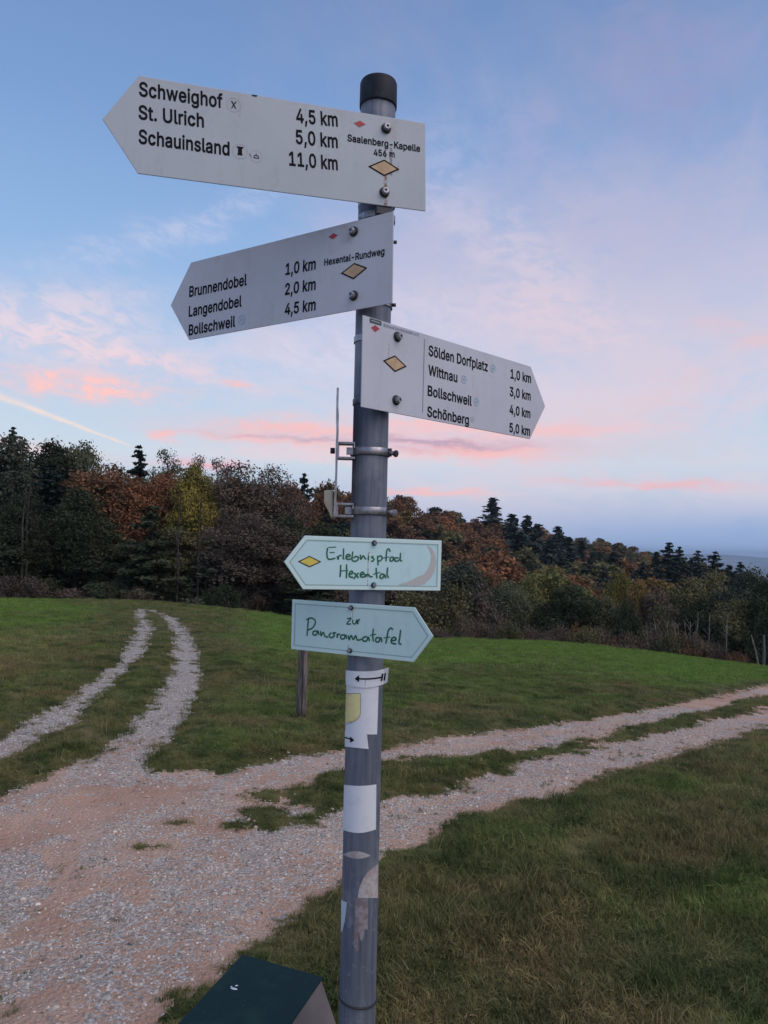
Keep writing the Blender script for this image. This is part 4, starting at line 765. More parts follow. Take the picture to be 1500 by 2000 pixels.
C_.text('Schwarzwaldverein e.V.', (748.6, 637.2), (819, 657), 6, m_smalltxt, .02)
C_.diamond((749, 704.6), (771, 695), (792.8, 715.8), (771, 725.8), m_tan, m_ink, label='tan diamond waymark')
C_.diamond((724.5, 639.5), (733, 635), (741.3, 642.5), (732.5, 648.5), m_red, None, label='red diamond waymark')
C_.poly([C_.uv(722, 621), C_.uv(744.5, 627.5), C_.uv(744.5, 636), C_.uv(722, 629.5)], m_slate, 'club_logo')
C_.strokes([[C_.uv(724.5, 625.8), C_.uv(729, 627), C_.uv(733, 628.2), C_.uv(737, 629.8), C_.uv(742, 631)]], .0016, m_greyp, 'logo_lettering')
la, lb = C_.uv(828.7, 662), C_.uv(825, 806)
C_.strokes([[la, lb]], .0014, m_ink, 'divider_line')
for p in ((962.4, 719.5), (905.8, 741), (930, 785)): H_icon(C_, p, 7.6, m_blue)
m_faint, _, _ = mat('faint_lilac_print', (.52, .52, .59), .5)
H_icon(C_, (922.6, 818.8), 5.5, m_faint)
for p in ((775.5, 658), (773, 781.8)):
    u, v = C_.bolt(*p); C_.clamp(v)
# --- handwritten signs
def mint(name, streaks): return board_mat(name, (.54, .77, .81), (.48, .70, .76), streaks)
def border(s, k0, k1, m):
    c = np.array([0., 0.]); P = [np.array(p) for p in s.ol]
    def inset(dv):
        out = []
        n = len(P)
        for i in range(n):
            a_, b2, c2 = P[i - 1], P[i], P[(i + 1) % n]
            d1 = (b2 - a_) / np.linalg.norm(b2 - a_); d2 = (c2 - b2) / np.linalg.norm(c2 - b2)
            n1 = np.array([d1[1], -d1[0]]); n2 = np.array([d2[1], -d2[0]])
            bi = (n1 + n2); bi /= (1 + n1 @ n2); out.append(b2 + bi * dv)
        return out
    o, i_ = inset(k0), inset(k1); z = s.z(); n = len(o); mb = MB()
    mb.add([(*p, z) for p in o] + [(*p, z) for p in i_], [(k, (k + 1) % n, n + (k + 1) % n, n + k) for k in range(n)]); mb.build('border_line', m, s.root)
m_border, _, _ = mat('teal_border_print', (.30, .47, .47), .5)
m_rim, _, _ = mat('pale_mint_print', (.62, .80, .79), .5)
D_ = Sign(21.47, -.0003, 1.565, .2942, .1039, -.574, .043, 'trail_sign', 'pale blue arrow sign pointing left, handwritten Erlebnispfad Hexental with yellow diamond', 'trail sign',
          mint('mint_enamel_upper', [(-.0145, -.05, .022, .0016, (.22, .10, .06), .9)]), -.1861, -1, .0025)
border(D_, .0008, .0075, m_rim); border(D_, .0078, .0098, m_border)
D_.diamond((583, 1096.8), (604.4, 1086.2), (626.3, 1097.3), (604.4, 1107.5), m_yel, m_ink, label='yellow diamond waymark')
a4 = lambda x, y: D_.uv(540 + .12 * x, 1030 + .12 * y); b4 = lambda x, y: D_.uv(700 + .12 * x, 1030 + .12 * y)
La = [[(845, 325), (970, 320)], [(832, 330), (820, 420), (830, 495), (870, 520), (960, 500)], [(865, 410), (945, 405)], [(985, 470), (1005, 520), (1012, 470), (1060, 455)],
      [(1092, 340), (1090, 430), (1085, 500), (1105, 518)], [(1130, 485), (1195, 468), (1180, 440), (1142, 452), (1132, 500), (1165, 522), (1215, 508)],
      [(1242, 390), (1228, 520), (1262, 550), (1312, 538), (1332, 492), (1290, 472), (1250, 500)]]
Lb = [[(30, 440), (38, 520), (75, 462), (104, 500), (128, 516)], [(166, 462), (160, 515), (174, 528)], [(172, 405), (180, 415)], [(245, 468), (215, 485), (252, 512), (240, 545), (205, 550)],
      [(310, 460), (315, 540), (320, 620)], [(312, 485), (360, 462), (388, 500), (352, 545), (312, 540)], [(515, 400), (500, 352), (468, 365), (455, 430), (450, 555)], [(402, 500), (500, 478)],
      [(570, 482), (522, 490), (515, 540), (550, 545), (575, 490), (582, 545)], [(655, 500), (605, 495), (592, 540), (625, 550), (672, 515), (686, 412)], [(686, 412), (680, 530), (712, 545)]]
D_.strokes([[a4(*p) for p in l] for l in La] + [[b4(*p) for p in l] for l in Lb], .0031, m_pen, 'handwriting')
La = [[(1045, 608), (1042, 700), (1035, 812)], [(1140, 600), (1142, 720), (1135, 830)], [(1040, 708), (1165, 703)], [(1180, 768), (1240, 745), (1222, 712), (1188, 740), (1188, 800), (1250, 812)],
      [(1262, 738), (1300, 780), (1335, 825)], [(1335, 738), (1300, 780), (1255, 842)], [(1362, 775), (1422, 758), (1402, 728), (1368, 750), (1370, 802), (1432, 808)]]
Lb = [[(112, 755), (112, 805), (150, 760), (190, 800), (232, 800)], [(288, 655), (292, 740), (302, 830)], [(240, 765), (352, 730)], [(422, 772), (372, 758), (350, 812), (390, 826), (425, 772), (442, 832)], [(475, 648), (466, 770), (492, 822)]]
D_.strokes([[a4(*p) for p in l] for l in La] + [[b4(*p) for p in l] for l in Lb], .0033, m_pen, 'handwriting')
m_moon, _, _ = mat('faded_peach_print', (.50, .49, .50), .5)
pc = lambda x, y: D_.uv(700 + .12 * x, 1030 + .12 * y)
D_.poly([pc(*p) for p in [(1110, 290), (1190, 330), (1245, 430), (1262, 560), (1240, 700), (1180, 820), (1080, 915), (960, 950), (800, 950), (640, 930), (760, 900), (860, 860), (960, 800), (1060, 770), (1130, 680), (1180, 560), (1190, 450), (1160, 360)]][::-1], m_moon, 'moon_print')
for p in ((731, 1060.5), (729.5, 1142.6)): D_.bolt(*p, R=.0056, big=False)
E_ = Sign(-30.35, -.0116, 1.4332, .2923, .1040, .04, .043, 'trail_sign', 'pale green arrow sign pointing right, handwritten zur Panoramatafel', 'trail sign',
          board_mat('mint_enamel_lower', (.60, .80, .79), (.53, .73, .74), [(-.003, -.05, -.03, .0016, (.22, .12, .08), .7), (.006, .02, .05, .002, (.35, .40, .38), .7), (-.035, .04, .052, .002, (.3, .2, .15), .7)]), .1867, 1, .0025)
border(E_, .0008, .0075, m_rim); border(E_, .0078, .0096, m_border)
c5 = lambda x, y: E_.uv(520 + .25333 * x, 1020 + .25333 * y)
LC = [[(622, 745), (656, 740), (622, 782), (656, 784)], [(668, 750), (668, 775), (685, 784), (700, 752), (701, 786)], [(708, 752), (708, 786), (710, 760), (724, 747)]]
E_.strokes([[c5(*p) for p in l] for l in LC], .0028, m_pen, 'handwriting')
LC = [[(327, 745), (320, 810), (315, 878)], [(308, 752), (350, 738), (380, 765), (360, 812), (318, 832)], [(395, 838), (366, 842), (362, 865), (385, 868), (400, 838), (407, 870)],
      [(420, 837), (424, 876), (440, 848), (455, 880), (478, 884)], [(505, 852), (485, 870), (500, 890), (526, 875), (516, 854), (540, 852)], [(548, 858), (548, 890), (552, 868), (572, 862)],
      [(610, 868), (580, 872), (576, 895), (600, 898), (614, 870), (622, 900)], [(634, 870), (640, 906), (655, 872), (672, 904), (690, 874), (704, 908), (738, 900)],
      [(780, 882), (750, 888), (746, 912), (773, 915), (788, 885), (797, 918)], [(826, 820), (822, 880), (828, 920)], [(800, 872), (850, 863)], [(876, 890), (850, 892), (846, 918), (868, 921), (884, 890), (893, 925)],
      [(978, 828), (960, 815), (940, 840), (932, 890), (922, 936)], [(905, 892), (958, 884)], [(966, 914), (1002, 905), (990, 886), (967, 900), (968, 930), (1004, 938)], [(1037, 828), (1030, 890), (1024, 932), (1044, 940)]]
E_.strokes([[c5(*p) for p in l] for l in LC], .0033, m_pen, 'handwriting')
for p in ((686.4, 1187.2), (683.9, 1270.8)): E_.bolt(*p, R=.0052, big=False)

# --- sign seen edge-on, left of the pole, on two clamps
zt_, zb_ = pole_z(766), pole_z(1012)
xe = float(at(656.3, 880, PY)[0])
eo = empty('edge_on_sign', (xe, PY, zb_), 'thin metal sign seen edge-on, clamped to the left of the pole', 'sign')
hh = zt_ - zb_
ed = np.array([xe, PY, 0.0]); ed = ed / np.linalg.norm(ed); ex_ = np.array([ed[1], -ed[0], 0])
Re = np.array([ex_, ed, [0, 0, 1]]).T
mb = MB()
v, f = [], []
nseg = 14
for k in range(nseg + 1):
    z = hh * k / nseg; bow = .0022 * math.sin(k / nseg * 5) + (.0025 if 8 < k < 12 else 0)
    for (a_, b2) in ((-.0022, -.075), (.0022, -.075), (.0022, .11), (-.0022, .11)):
        p = Re @ np.array([a_ + bow * .5 + .0015 * (k / nseg), b2, z]); v.append(p)
for k in range(nseg):
    for j in range(4): f.append((k * 4 + j, k * 4 + (j + 1) % 4, (k + 1) * 4 + (j + 1) % 4, (k + 1) * 4 + j))
f += [(3, 2, 1, 0), (nseg * 4, nseg * 4 + 1, nseg * 4 + 2, nseg * 4 + 3)]
mb.add(v, f); mb.build('sheet', m_steel, eo, smooth=False)
for py_, rimc in ((880, m_dark), (997, m_steel)):
    zz = pole_z(py_) - zb_
    # square channel open towards the pole
    w0, w1 = .0026, .0405; hz = .0175 if py_ == 880 else .0145; tk = .0046; dp = .028
    for (cx_, cz_, lx, lz) in (((w0 + tk / 2), zz, tk, 2 * hz), ((w0 + w1) / 2 + tk / 2, zz + hz - tk / 2, w1 - w0 - tk, tk), ((w0 + w1) / 2 + tk / 2, zz - hz + tk / 2, w1 - w0 - tk, tk), (w1 - .0015, zz + hz - tk - .004, .003, .008)):
        mb = MB(); mb.box((cx_, -PR * .35 - .006, cz_), (lx, dp, lz))
        mb.build('channel', m_steel, eo, bevel=.0006)
    mb = MB(); pts = []
    xo = PX - xe
    N = 26
    band = []
    for k in range(N):
        a_ = math.radians(-118) + math.radians(236) * k / (N - 1)
        band.append((xo + math.sin(a_) * (PR + .0022), -math.cos(a_) * (PR + .0022)))
    band = [(w0 + .012, band[0][1] * .2 - .02)] + band if False else band
    v, f = [], []
    for (bx, by) in band:
        nx_, ny_ = (bx - xo) / (PR + .0022), by / (PR + .0022)
        for (o_, dz_) in ((0, -.0068), (.0008, -.0085), (.0024, -.0068), (.0024, .0068), (.0008, .0085), (0, .0068)): v.append((bx + nx_ * o_, by + ny_ * o_, zz + dz_))
    for k in range(N - 1):
        for j in range(6): f.append((k * 6 + j, k * 6 + (j + 1) % 6, (k + 1) * 6 + (j + 1) % 6, (k + 1) * 6 + j))
    mb.add(v, f); mb.build('clamp_band', m_steel, eo, smooth=True)
    mb = MB(); mb.box((xo - PR * .98, -PR * .55, zz), (.024, .004, .015)); mb.build('band_tongue', m_steel, eo, bevel=.0005)
    xr_ = xo + PR
    mb = MB(); mb.box((xr_ + .004, -.012, zz), (.008, .012, .016)); mb.build('band_lug', m_dark, eo, bevel=.001)
    mb = MB(); mb.tube([(xr_ + .004, -.016, zz - .001), (xr_ + .0145, -.024, zz - .0035)], [.0048, .0048], 12); mb.build('clamp_bolt', m_steel, eo, smooth=True)
    mb = MB(); mb.lathe((xr_ + .0145, -.024, zz - .0035), (.79, -.6, -.15), [(0, .0072), (.004, .0072), (.0045, .005)], 8); mb.build('clamp_nut', m_steel if py_ > 900 else m_dark, eo)
mb = MB(); zz = pole_z(880) - zb_
mb.tube([(-.001, -.02, zz), (-.010, -.02, zz)], .0062, 12); mb.build('fixing_bolt', m_dark, eo, smooth=True)
m_peel, n_, b_ = mat('yellowed_film', (.62, .50, .34), .6)
mb = MB(); v, f = [], []
for j in range(9):
    t_ = j / 8; zz = pole_z(958 + 56 * t_) - zb_; wd = .0195 * (1 - max(0, t_ - .45) * 1.35) 
    for i in range(5):
        s_ = i / 4; v.append((-.002 - wd * s_, -.03 + .02 * s_ * s_, zz + (.002 * math.sin(j * 2.1) if 0 < j < 8 else 0) + .004 * s_ * (t_ > .6)))
for j in range(8):
    for i in range(4): f.append((j * 5 + i, j * 5 + i + 1, (j + 1) * 5 + i + 1, (j + 1) * 5 + i))
mb.add(v, f); pl = mb.build('peeling_film', m_peel, eo, smooth=True, label='yellowed film peeling off the lower end'); pl.modifiers.new('t', 'SOLIDIFY').thickness = .0005

# ------------------------------------------------------------------ green box at the foot of the pole
m_green, n_, b_ = mat('dark_green_paint', (.012, .045, .048), .7, spec=.12)
O_ = objco(n_); c = mixc(n_, noise(n_, O_, 14, 5, .65).step(.45, .8), (.007, .026, .030), (.014, .040, .040)); c = mixc(n_, noise(n_, O_, 120, 4, .7).step(.62, .74) * .5, c, (.10, .11, .10)); c = mixc(n_, noise(n_, O_, 6, 5, .7).step(.56, .7) * .35, c, (.045, .065, .060)); setc(n_, b_, c); bump(n_, b_, noise(n_, O_, 9, 3), .15, .01)
m_taupe, n_, b_ = mat('skylit_grey_brown', (.135, .115, .118), .6)  # flank colour greyed to stand in for sky light caught by the slope
O_ = objco(n_); setc(n_, b_, mixc(n_, noise(n_, O_, 12, 5, .6).step(.4, .75), (.125, .108, .112), (.16, .14, .14)))
ZB = .62
def on_z(px, py, z): d = ray(px, py); t = (z - CAM[2]) / d[2]; return CAM + d * t
P1, P2 = on_z(475, 1866, ZB), on_z(627, 1909, ZB)
Q1, Q2 = on_z(350, 2000, ZB), on_z(564, 2000, ZB)
ridge = (P2 - P1); ridge[2] = 0; Lr = np.linalg.norm(ridge); ridge /= Lr
back_ = ((P1 - Q1) / np.linalg.norm(P1 - Q1) + (P2 - Q2) / np.linalg.norm(P2 - Q2)); back_[2] = 0; back_ /= np.linalg.norm(back_)
LN = .42
bo = (P1 + P2) / 2 - back_ * LN / 2
gb = empty('green_box', (bo[0], bo[1], 0), 'dark green metal box with grey-brown sloping flank beside the pole foot', 'box')
def loc(P): return P - np.array([bo[0], bo[1], 0])
F1, F2 = P1, P2; N1, N2 = P1 - back_ * LN, P2 - back_ * LN
fl, dr = .10, .155
R1, R2 = F2 + ridge * fl * .62 + back_ * .012 + np.array([0, 0, -dr]), N2 + ridge * fl * .62 - back_ * .012 + np.array([0, 0, -dr])
L1, L2 = F1 - ridge * .05 + back_ * .012 + np.array([0, 0, -dr]), N1 - ridge * .05 - back_ * .012 + np.array([0, 0, -dr])
tk = np.array([0, 0, .004])
mb = MB(); ov = .004
top = [loc(F1 - ridge * ov + back_ * ov), loc(F2 + ridge * ov + back_ * ov), loc(N2 + ridge * ov - back_ * ov), loc(N1 - ridge * ov - back_ * ov)]
mb.add([p for p in top] + [p - tk for p in top], [(3, 2, 1, 0), (4, 5, 6, 7), (0, 1, 5, 4), (1, 2, 6, 5), (2, 3, 7, 6), (3, 0, 4, 7)]); mb.build('lid', m_green, gb, bevel=.0012)
mb = MB(); e_ = np.array([0, 0, -.0045])
V8 = [loc(p) for p in (F1 + e_, F2 + e_, N2 + e_, N1 + e_, L1, R1, R2, L2)]
mb.add(V8, [(0, 1, 5, 4), (1, 2, 6, 5), (2, 3, 7, 6), (3, 0, 4, 7), (0, 3, 2, 1)]); mb.build('flank', m_taupe, gb)
mb = MB(); bt = [loc(np.array([p[0], p[1], -.02])) for p in (L1, R1, R2, L2)]
mb.add([loc(p) + np.array([0, 0, -.0002]) for p in (L1, R1, R2, L2)] + bt, [(0, 1, 5, 4), (1, 2, 6, 5), (2, 3, 7, 6), (3, 0, 4, 7), (4, 5, 6, 7)]); mb.build('body', m_green, gb)
m_white, _, _ = mat('white_mark', (.62, .66, .72), .6)  # small irregular white mark lying on the lid
mb = MB()
for (px, py, a_, b2, r0) in ((457, 1931, .0085, .0030, -.35), (462, 1925, .0035, .0022, .2), (452, 1927, .0026, .0016, 1.)):
    c0 = loc(on_z(px, py, ZB + .0006)); n = 12
    mb.add([(c0[0] + a_ * math.cos(t_) * math.cos(r0) - b2 * math.sin(t_) * math.sin(r0), c0[1] + a_ * math.cos(t_) * math.sin(r0) + b2 * math.sin(t_) * math.cos(r0) * 1.2, c0[2]) for t_ in np.linspace(0, 2 * math.pi, n + 1)[:-1] + r0], [tuple(range(n))])
mb.build('white_mark', m_white, gb)

# ------------------------------------------------------------------ wooden post in the meadow
m_wood, n_, b_ = mat('weathered_wood', (.17, .14, .13), .9, spec=.2)
O_ = objco(n_); ox, oy, oz = split(n_, O_.so)
g_ = noise(n_, xyz(n_, ox * 40, oy * 40, oz * 2.5), 2, 5, .6)
c = mixc(n_, g_.step(.35, .65), (.085, .068, .066), (.24, .205, .20)); c = mixc(n_, oz.m('MULTIPLY', -1).step(-.12, .0), c, (.04, .032, .026)); setc(n_, b_, c); bump(n_, b_, g_, .6, .006)
gx, gy = on_ground(587, 1409); gz = float(ground_z(gx, gy))
ztp = float(at(589, 1245, gy)[2]); hp = ztp - gz
wp = empty('wooden_post', (gx, gy, gz), 'weathered grey wooden post standing in the grass left of the signpost', 'post')
rp = 8.7 / 1500 * gy
rs = np.random.RandomState(3); mb = MB(); v = []
nn_, nh = 12, 10
for j in range(nh + 1):
    for k in range(nn_):
        a_ = 2 * math.pi * k / nn_; r_ = rp * (1 + .12 * math.cos(2 * a_ + .5) + rs.uniform(-.05, .05)) * (1.06 - .12 * j / nh)
        v.append((r_ * math.cos(a_) + .012 * j / nh, r_ * math.sin(a_), -.15 + (hp + .15) * j / nh + (rs.uniform(-.015, .015) if j == nh else 0)))
f = [(j * nn_ + k, j * nn_ + (k + 1) % nn_, (j + 1) * nn_ + (k + 1) % nn_, (j + 1) * nn_ + k) for j in range(nh) for k in range(nn_)] + [tuple(nh * nn_ + k for k in range(nn_))]
mb.add(v, f); mb.build('timber', m_wood, wp)
mb = MB(); mb.box((rp * .25, -rp * .93, hp * .5), (.006, rp * .3, hp * .93)); mb.build('split_crack', mat('dark_crack', (.03, .025, .022), 1)[0], wp)

# ------------------------------------------------------------------ scatter (grass, stones)
def scatter(name, P, rot, scl, ix, protos, attrs=None, **props):
    c = bpy.data.collections.new(name + '_kinds')
    for p in protos: c.objects.link(p)
    me = bpy.data.meshes.new(name); me.vertices.add(len(P)); me.vertices.foreach_set('co', np.asarray(P, np.float32).ravel())
    def a(n, t, d, key): me.attributes.new(n, t, 'POINT').data.foreach_set(key, np.ascontiguousarray(d).ravel())
    a('rot', 'FLOAT_VECTOR', np.asarray(rot, np.float32), 'vector'); a('scl', 'FLOAT_VECTOR', np.asarray(scl, np.float32), 'vector'); a('ix', 'INT', np.asarray(ix, np.int32), 'value')
    for k, d in (attrs or {}).items(): a(k, 'FLOAT', np.asarray(d, np.float32), 'value')
    for p in protos:
        for m in p.data.materials:
            if m.name not in [x.name for x in me.materials]: me.materials.append(m)
    o = link(name, me, **props)
    g = bpy.data.node_groups.new(name, 'GeometryNodeTree')
    g.interface.new_socket('Geometry', in_out='INPUT', socket_type='NodeSocketGeometry'); g.interface.new_socket('Geometry', in_out='OUTPUT', socket_type='NodeSocketGeometry')
    gi, go = g.nodes.new('NodeGroupInput'), g.nodes.new('NodeGroupOutput')
    ip = g.nodes.new('GeometryNodeInstanceOnPoints'); ci = g.nodes.new('GeometryNodeCollectionInfo')
    ci.inputs['Collection'].default_value = c; ci.inputs['Separate Children'].default_value = True; ci.inputs['Reset Children'].default_value = True
    def na(n, t):
        q_ = g.nodes.new('GeometryNodeInputNamedAttribute'); q_.data_type = t; q_.inputs[0].default_value = n; return [s for s in q_.outputs if s.enabled][0]
    g.links.new(gi.outputs[0], ip.inputs['Points']); g.links.new(ci.outputs[0], ip.inputs['Instance']); ip.inputs['Pick Instance'].default_value = True
    g.links.new(na('ix', 'INT'), ip.inputs['Instance Index']); g.links.new(na('rot', 'FLOAT_VECTOR'), ip.inputs['Rotation']); g.links.new(na('scl', 'FLOAT_VECTOR'), ip.inputs['Scale'])
    g.links.new(ip.outputs[0], go.inputs[0])
    o.modifiers.new('scatter', 'NODES').node_group = g
    return o

m_grass, n_, b_ = mat('grass_blades', rough=.75, spec=.2)
P_ = wpos(n_); lush = attr(n_, 'lush', 'INSTANCER'); dry = attr(n_, 'dry', 'INSTANCER')
c = veg_color(n_, P_, lush)
oi = n_.nodes.new('ShaderNodeObjectInfo'); rnd = V(n_, oi.outputs['Random'])
tp = attr(n_, 'tip')
c = mixc(n_, tp * .5, c, mixc(n_, lush, (.17, .165, .085), (.15, .23, .06)))
c = mixc(n_, dry, c, mixc(n_, rnd, (.21, .155, .080), (.35, .27, .14)))
c = mixc(n_, 1.0, c, mixc(n_, rnd, (.62, .66, .62), (1.3, 1.25, 1.2)), 'MULTIPLY')
setc(n_, b_, c)
tr = n_.nodes.new('ShaderNodeBsdfTranslucent'); n_.links.new(c.so, tr.inputs[0]); ms = n_.nodes.new('ShaderNodeMixShader'); ms.inputs[0].default_value = .25
n_.links.new(b_.outputs[0], ms.inputs[1]); n_.links.new(tr.outputs[0], ms.inputs[2]); n_.links.new(ms.outputs[0], n_.nodes['Material Output'].inputs[0])
def tuft(seed, n, h, spread, wd, droop, segs=3):
    r = np.random.RandomState(seed); v, f, tip = [], [], []
    for i in range(n):
        a_ = r.rand() * 6.283; d = np.array([math.cos(a_), math.sin(a_), 0]); b0 = r.normal(0, spread, 2); L = h * r.uniform(.45, 1.1)
        lean = r.uniform(.15, 1.0) * droop; w_ = wd * r.uniform(.6, 1.3); sd = np.array([-d[1], d[0], 0]); p = np.array([b0[0], b0[1], -.008]); k0 = len(v)
        for j in range(segs + 1):
            t = j / segs; ww = w_ * (1 - t) ** .7 / 2
            if j < segs: v += [p - sd * ww, p + sd * ww]; tip += [t, t]
            else: v.append(p); tip.append(1)
            an = lean * (.25 + 1.5 * t); p = p + (d * math.sin(an) + np.array([0, 0, math.cos(an)])) * L / segs
        for j in range(segs - 1): f.append((k0 + 2 * j, k0 + 2 * j + 1, k0 + 2 * j + 3, k0 + 2 * j + 2))
        k = k0 + 2 * (segs - 1); f.append((k, k + 1, k + 2))
    me = bpy.data.meshes.new('tuft'); me.from_pydata([tuple(p) for p in v], [], f); me.materials.append(m_grass)
    me.attributes.new('tip', 'FLOAT', 'POINT').data.foreach_set('value', np.array(tip, np.float32)); me.update()
    return bpy.data.objects.new('tuft_%d' % seed, me)
rs = np.random.RandomState(11)
tufts = [tuft(1, 30, .050, .020, .0036, 1.0), tuft(2, 30, .070, .028, .0034, 1.2), tuft(3, 28, .050, .024, .0042, 1.5), tuft(4, 36, .12, .026, .0042, 1.3, 4), tuft(5, 34, .10, .034, .0040, 1.6, 4),
         tuft(6, 40, .060, .07, .006, .8), tuft(7, 40, .075, .09, .007, .9), tuft(8, 10, .050, .008, .017, 2.0, 4), tuft(9, 5, .21, .03, .0030, .7, 4)]
def polar(n, r0, r1, a0=-.66, a1=.66):
    D = np.sqrt(rs.rand(n) * (r1 * r1 - r0 * r0) + r0 * r0); a = rs.uniform(a0, a1, n); return D * np.sin(a), D * np.cos(a)
X, Y, K, SC, ED = [], [], [], [], []
for (n, r0, r1, kinds, s0, s1) in ((52000, 1.5, 6.5, (0, 1, 2, 2), .7, 1.25), (48000, 6.5, 15, (0, 1, 2), .8, 1.5), (52000, 15, 48, (5, 6), .8, 1.5)):
    x, y = polar(n, r0, r1); s = grassiness(x, y); D = np.hypot(x, y)
    keep = (s > -.03 * np.minimum(D / 4, 1.5)) & ((rs.rand(n) < sstep((vnoise(x, y, .26, 46) * .7 + vnoise(x, y, .09, 47) * .3 - .2) / .2) * .85 + .15) | (D > 9)) & (rs.rand(n) < np.clip(.55 + s * 3, .25, 1))
    x, y, s = x[keep], y[keep], s[keep]; X.append(x); Y.append(y); k = np.array(kinds)[rs.randint(0, len(kinds), len(x))]; K.append(k)
    sc = rs.uniform(s0, s1, len(x)) * np.clip(.55 + s * 1.4, .5, 1.0); SC.append(sc)
# long unmown tussocks on the near verge, in clumps
x, y = polar(9000, 1.6, 7.5, -.3, .66); cl = vnoise(x, y, .38, 41); ok = (signed(G['verge'], x, y) > .12) & (cl > .60) & (rs.rand(9000) < .8)
X.append(x[ok]); Y.append(y[ok]); K.append(rs.choice([3, 4, 4], ok.sum())); SC.append(rs.uniform(.55, 1.1, ok.sum()))
for (n, r0, r1, k0, k1) in ((26000, 2, 6, .35, .8), (60000, 6, 14, .5, 1.1), (60000, 14, 27, .7, 1.4)):
    x, y = polar(n, r0, r1); s = grassiness(x, y); ok = (s > -.04 * r1 / 8) & (s < .14) & (rs.rand(n) < .75)
    X.append(x[ok]); Y.append(y[ok]); K.append(rs.choice([0, 1, 2], ok.sum())); SC.append(rs.uniform(k0, k1, ok.sum()) * .8)
x, y = polar(2600, 1.6, 9); s = grassiness(x, y); ok = (s > .02) & (vnoise(x, y, .5, 45) > .45); X.append(x[ok]); Y.append(y[ok]); K.append(np.full(ok.sum(), 7)); SC.append(rs.uniform(.5, 1.3, ok.sum()))
x, y = polar(900, 1.6, 10); s = grassiness(x, y); ok = (s > .1); X.append(x[ok]); Y.append(y[ok]); K.append(np.full(ok.sum(), 8)); SC.append(rs.uniform(.5, 1.1, ok.sum()))
x, y = polar(9000, 2.2, 11, -.6, .6); sg = grassiness(x, y); ok = (sg < -.02) & (sg > -1.2) & (vnoise(x, y, .16, 43) * .55 + vnoise(x, y, .7, 44) * .45 > .66 + .12 * np.clip(-sg - .2, 0, 1))
X.append(x[ok]); Y.append(y[ok]); K.append(rs.choice([0, 2], ok.sum())); SC.append(rs.uniform(.35, .8, ok.sum()))
X, Y, K, SC = map(np.concatenate, (X, Y, K, SC)); s = grassiness(X, Y)
# clear of the box and the pole
inb = signed(np.array([L1[:2], R1[:2], R2[:2], L2[:2]]), X, Y) > -.02; ok = ~inb & (np.hypot(X - PX, Y - PY) > PR + .01)
X, Y, K, SC, s = X[ok], Y[ok], K[ok], SC[ok], s[ok]; N = len(X)
Z = ground_z(X, Y, s)
lv = lushness(X, Y, s)
pxx = 750 + F * X / np.maximum(Y, .5); Dd = np.hypot(X, Y)
dryness = np.clip((vnoise(X, Y, .7, 51) - .60) * 2.0 + (vnoise(X, Y, .2, 52) - .55) * 1.0, 0, .8) * (1 - lv)
lf = (pxx < 330) * sstep((Dd - 7) / 3) * sstep((21 - Dd) / 5) * sstep(signed(G['left_field'], X, Y) / 1.2 - .3)
dryness = np.clip(np.maximum(dryness, lf * (.62 + .8 * vnoise(X, Y, 1.6, 53)) * (1 - lv * .5)), 0, .95)
dryness = np.where(K == 8, .95, np.where(K == 7, dryness * .3, dryness)); dryness = np.where(rs.rand(N) < .06, np.maximum(dryness, .6), dryness)
hs = rs.uniform(.5, 1.1, N) * (.4 + .95 * vnoise(X, Y, .33, 54))
hs = np.where(K == 7, .6, hs)
scatter('grass', np.stack([X, Y, Z], 1), np.stack([rs.normal(0, .32, N) * (Dd < 9) + rs.normal(0, .1, N), rs.normal(0, .32, N) * (Dd < 9) + rs.normal(0, .1, N), rs.rand(N) * 6.28], 1), np.stack([SC, SC, SC * hs], 1), K, tufts, {'lush': lv, 'dry': dryness}, kind='stuff')

m_stone, n_, b_ = mat('limestone_chips', rough=.85, spec=.2)
oi = n_.nodes.new('ShaderNodeObjectInfo'); rnd = V(n_, oi.outputs['Random'])
c = ramp(n_, rnd, [(0, (.17, .14, .125)), (.2, (.33, .27, .23)), (.5, (.50, .43, .375)), (.8, (.66, .59, .52)), (1, (.82, .76, .69))])
setc(n_, b_, mixc(n_, noise(n_, wpos(n_), 90, 3).step(.4, .7) * .35, c, (.26, .19, .16)))
def chip(seed):
    r = np.random.RandomState(seed); ph = (1 + 5 ** .5) / 2
    v = np.array([(-1, ph, 0), (1, ph, 0), (-1, -ph, 0), (1, -ph, 0), (0, -1, ph), (0, 1, ph), (0, -1, -ph), (0, 1, -ph), (ph, 0, -1), (ph, 0, 1), (-ph, 0, -1), (-ph, 0, 1)]) / 1.9
    f = [(0, 11, 5), (0, 5, 1), (0, 1, 7), (0, 7, 10), (0, 10, 11), (1, 5, 9), (5, 11, 4), (11, 10, 2), (10, 7, 6), (7, 1, 8), (3, 9, 4), (3, 4, 2), (3, 2, 6), (3, 6, 8), (3, 8, 9), (4, 9, 5), (2, 4, 11), (6, 2, 10), (8, 6, 7), (9, 8, 1)]
    v = v * r.uniform(.65, 1.2, (12, 1)) * np.array([1, r.uniform(.55, .9), r.uniform(.35, .6)])
    return bpy.data.objects.new('chip_%d' % seed, mesh_np('chip', v, [tuple(q_) for q_ in f], [m_stone]))
chips = [chip(k) for k in range(6)]
XX, YY, SS = [], [], []
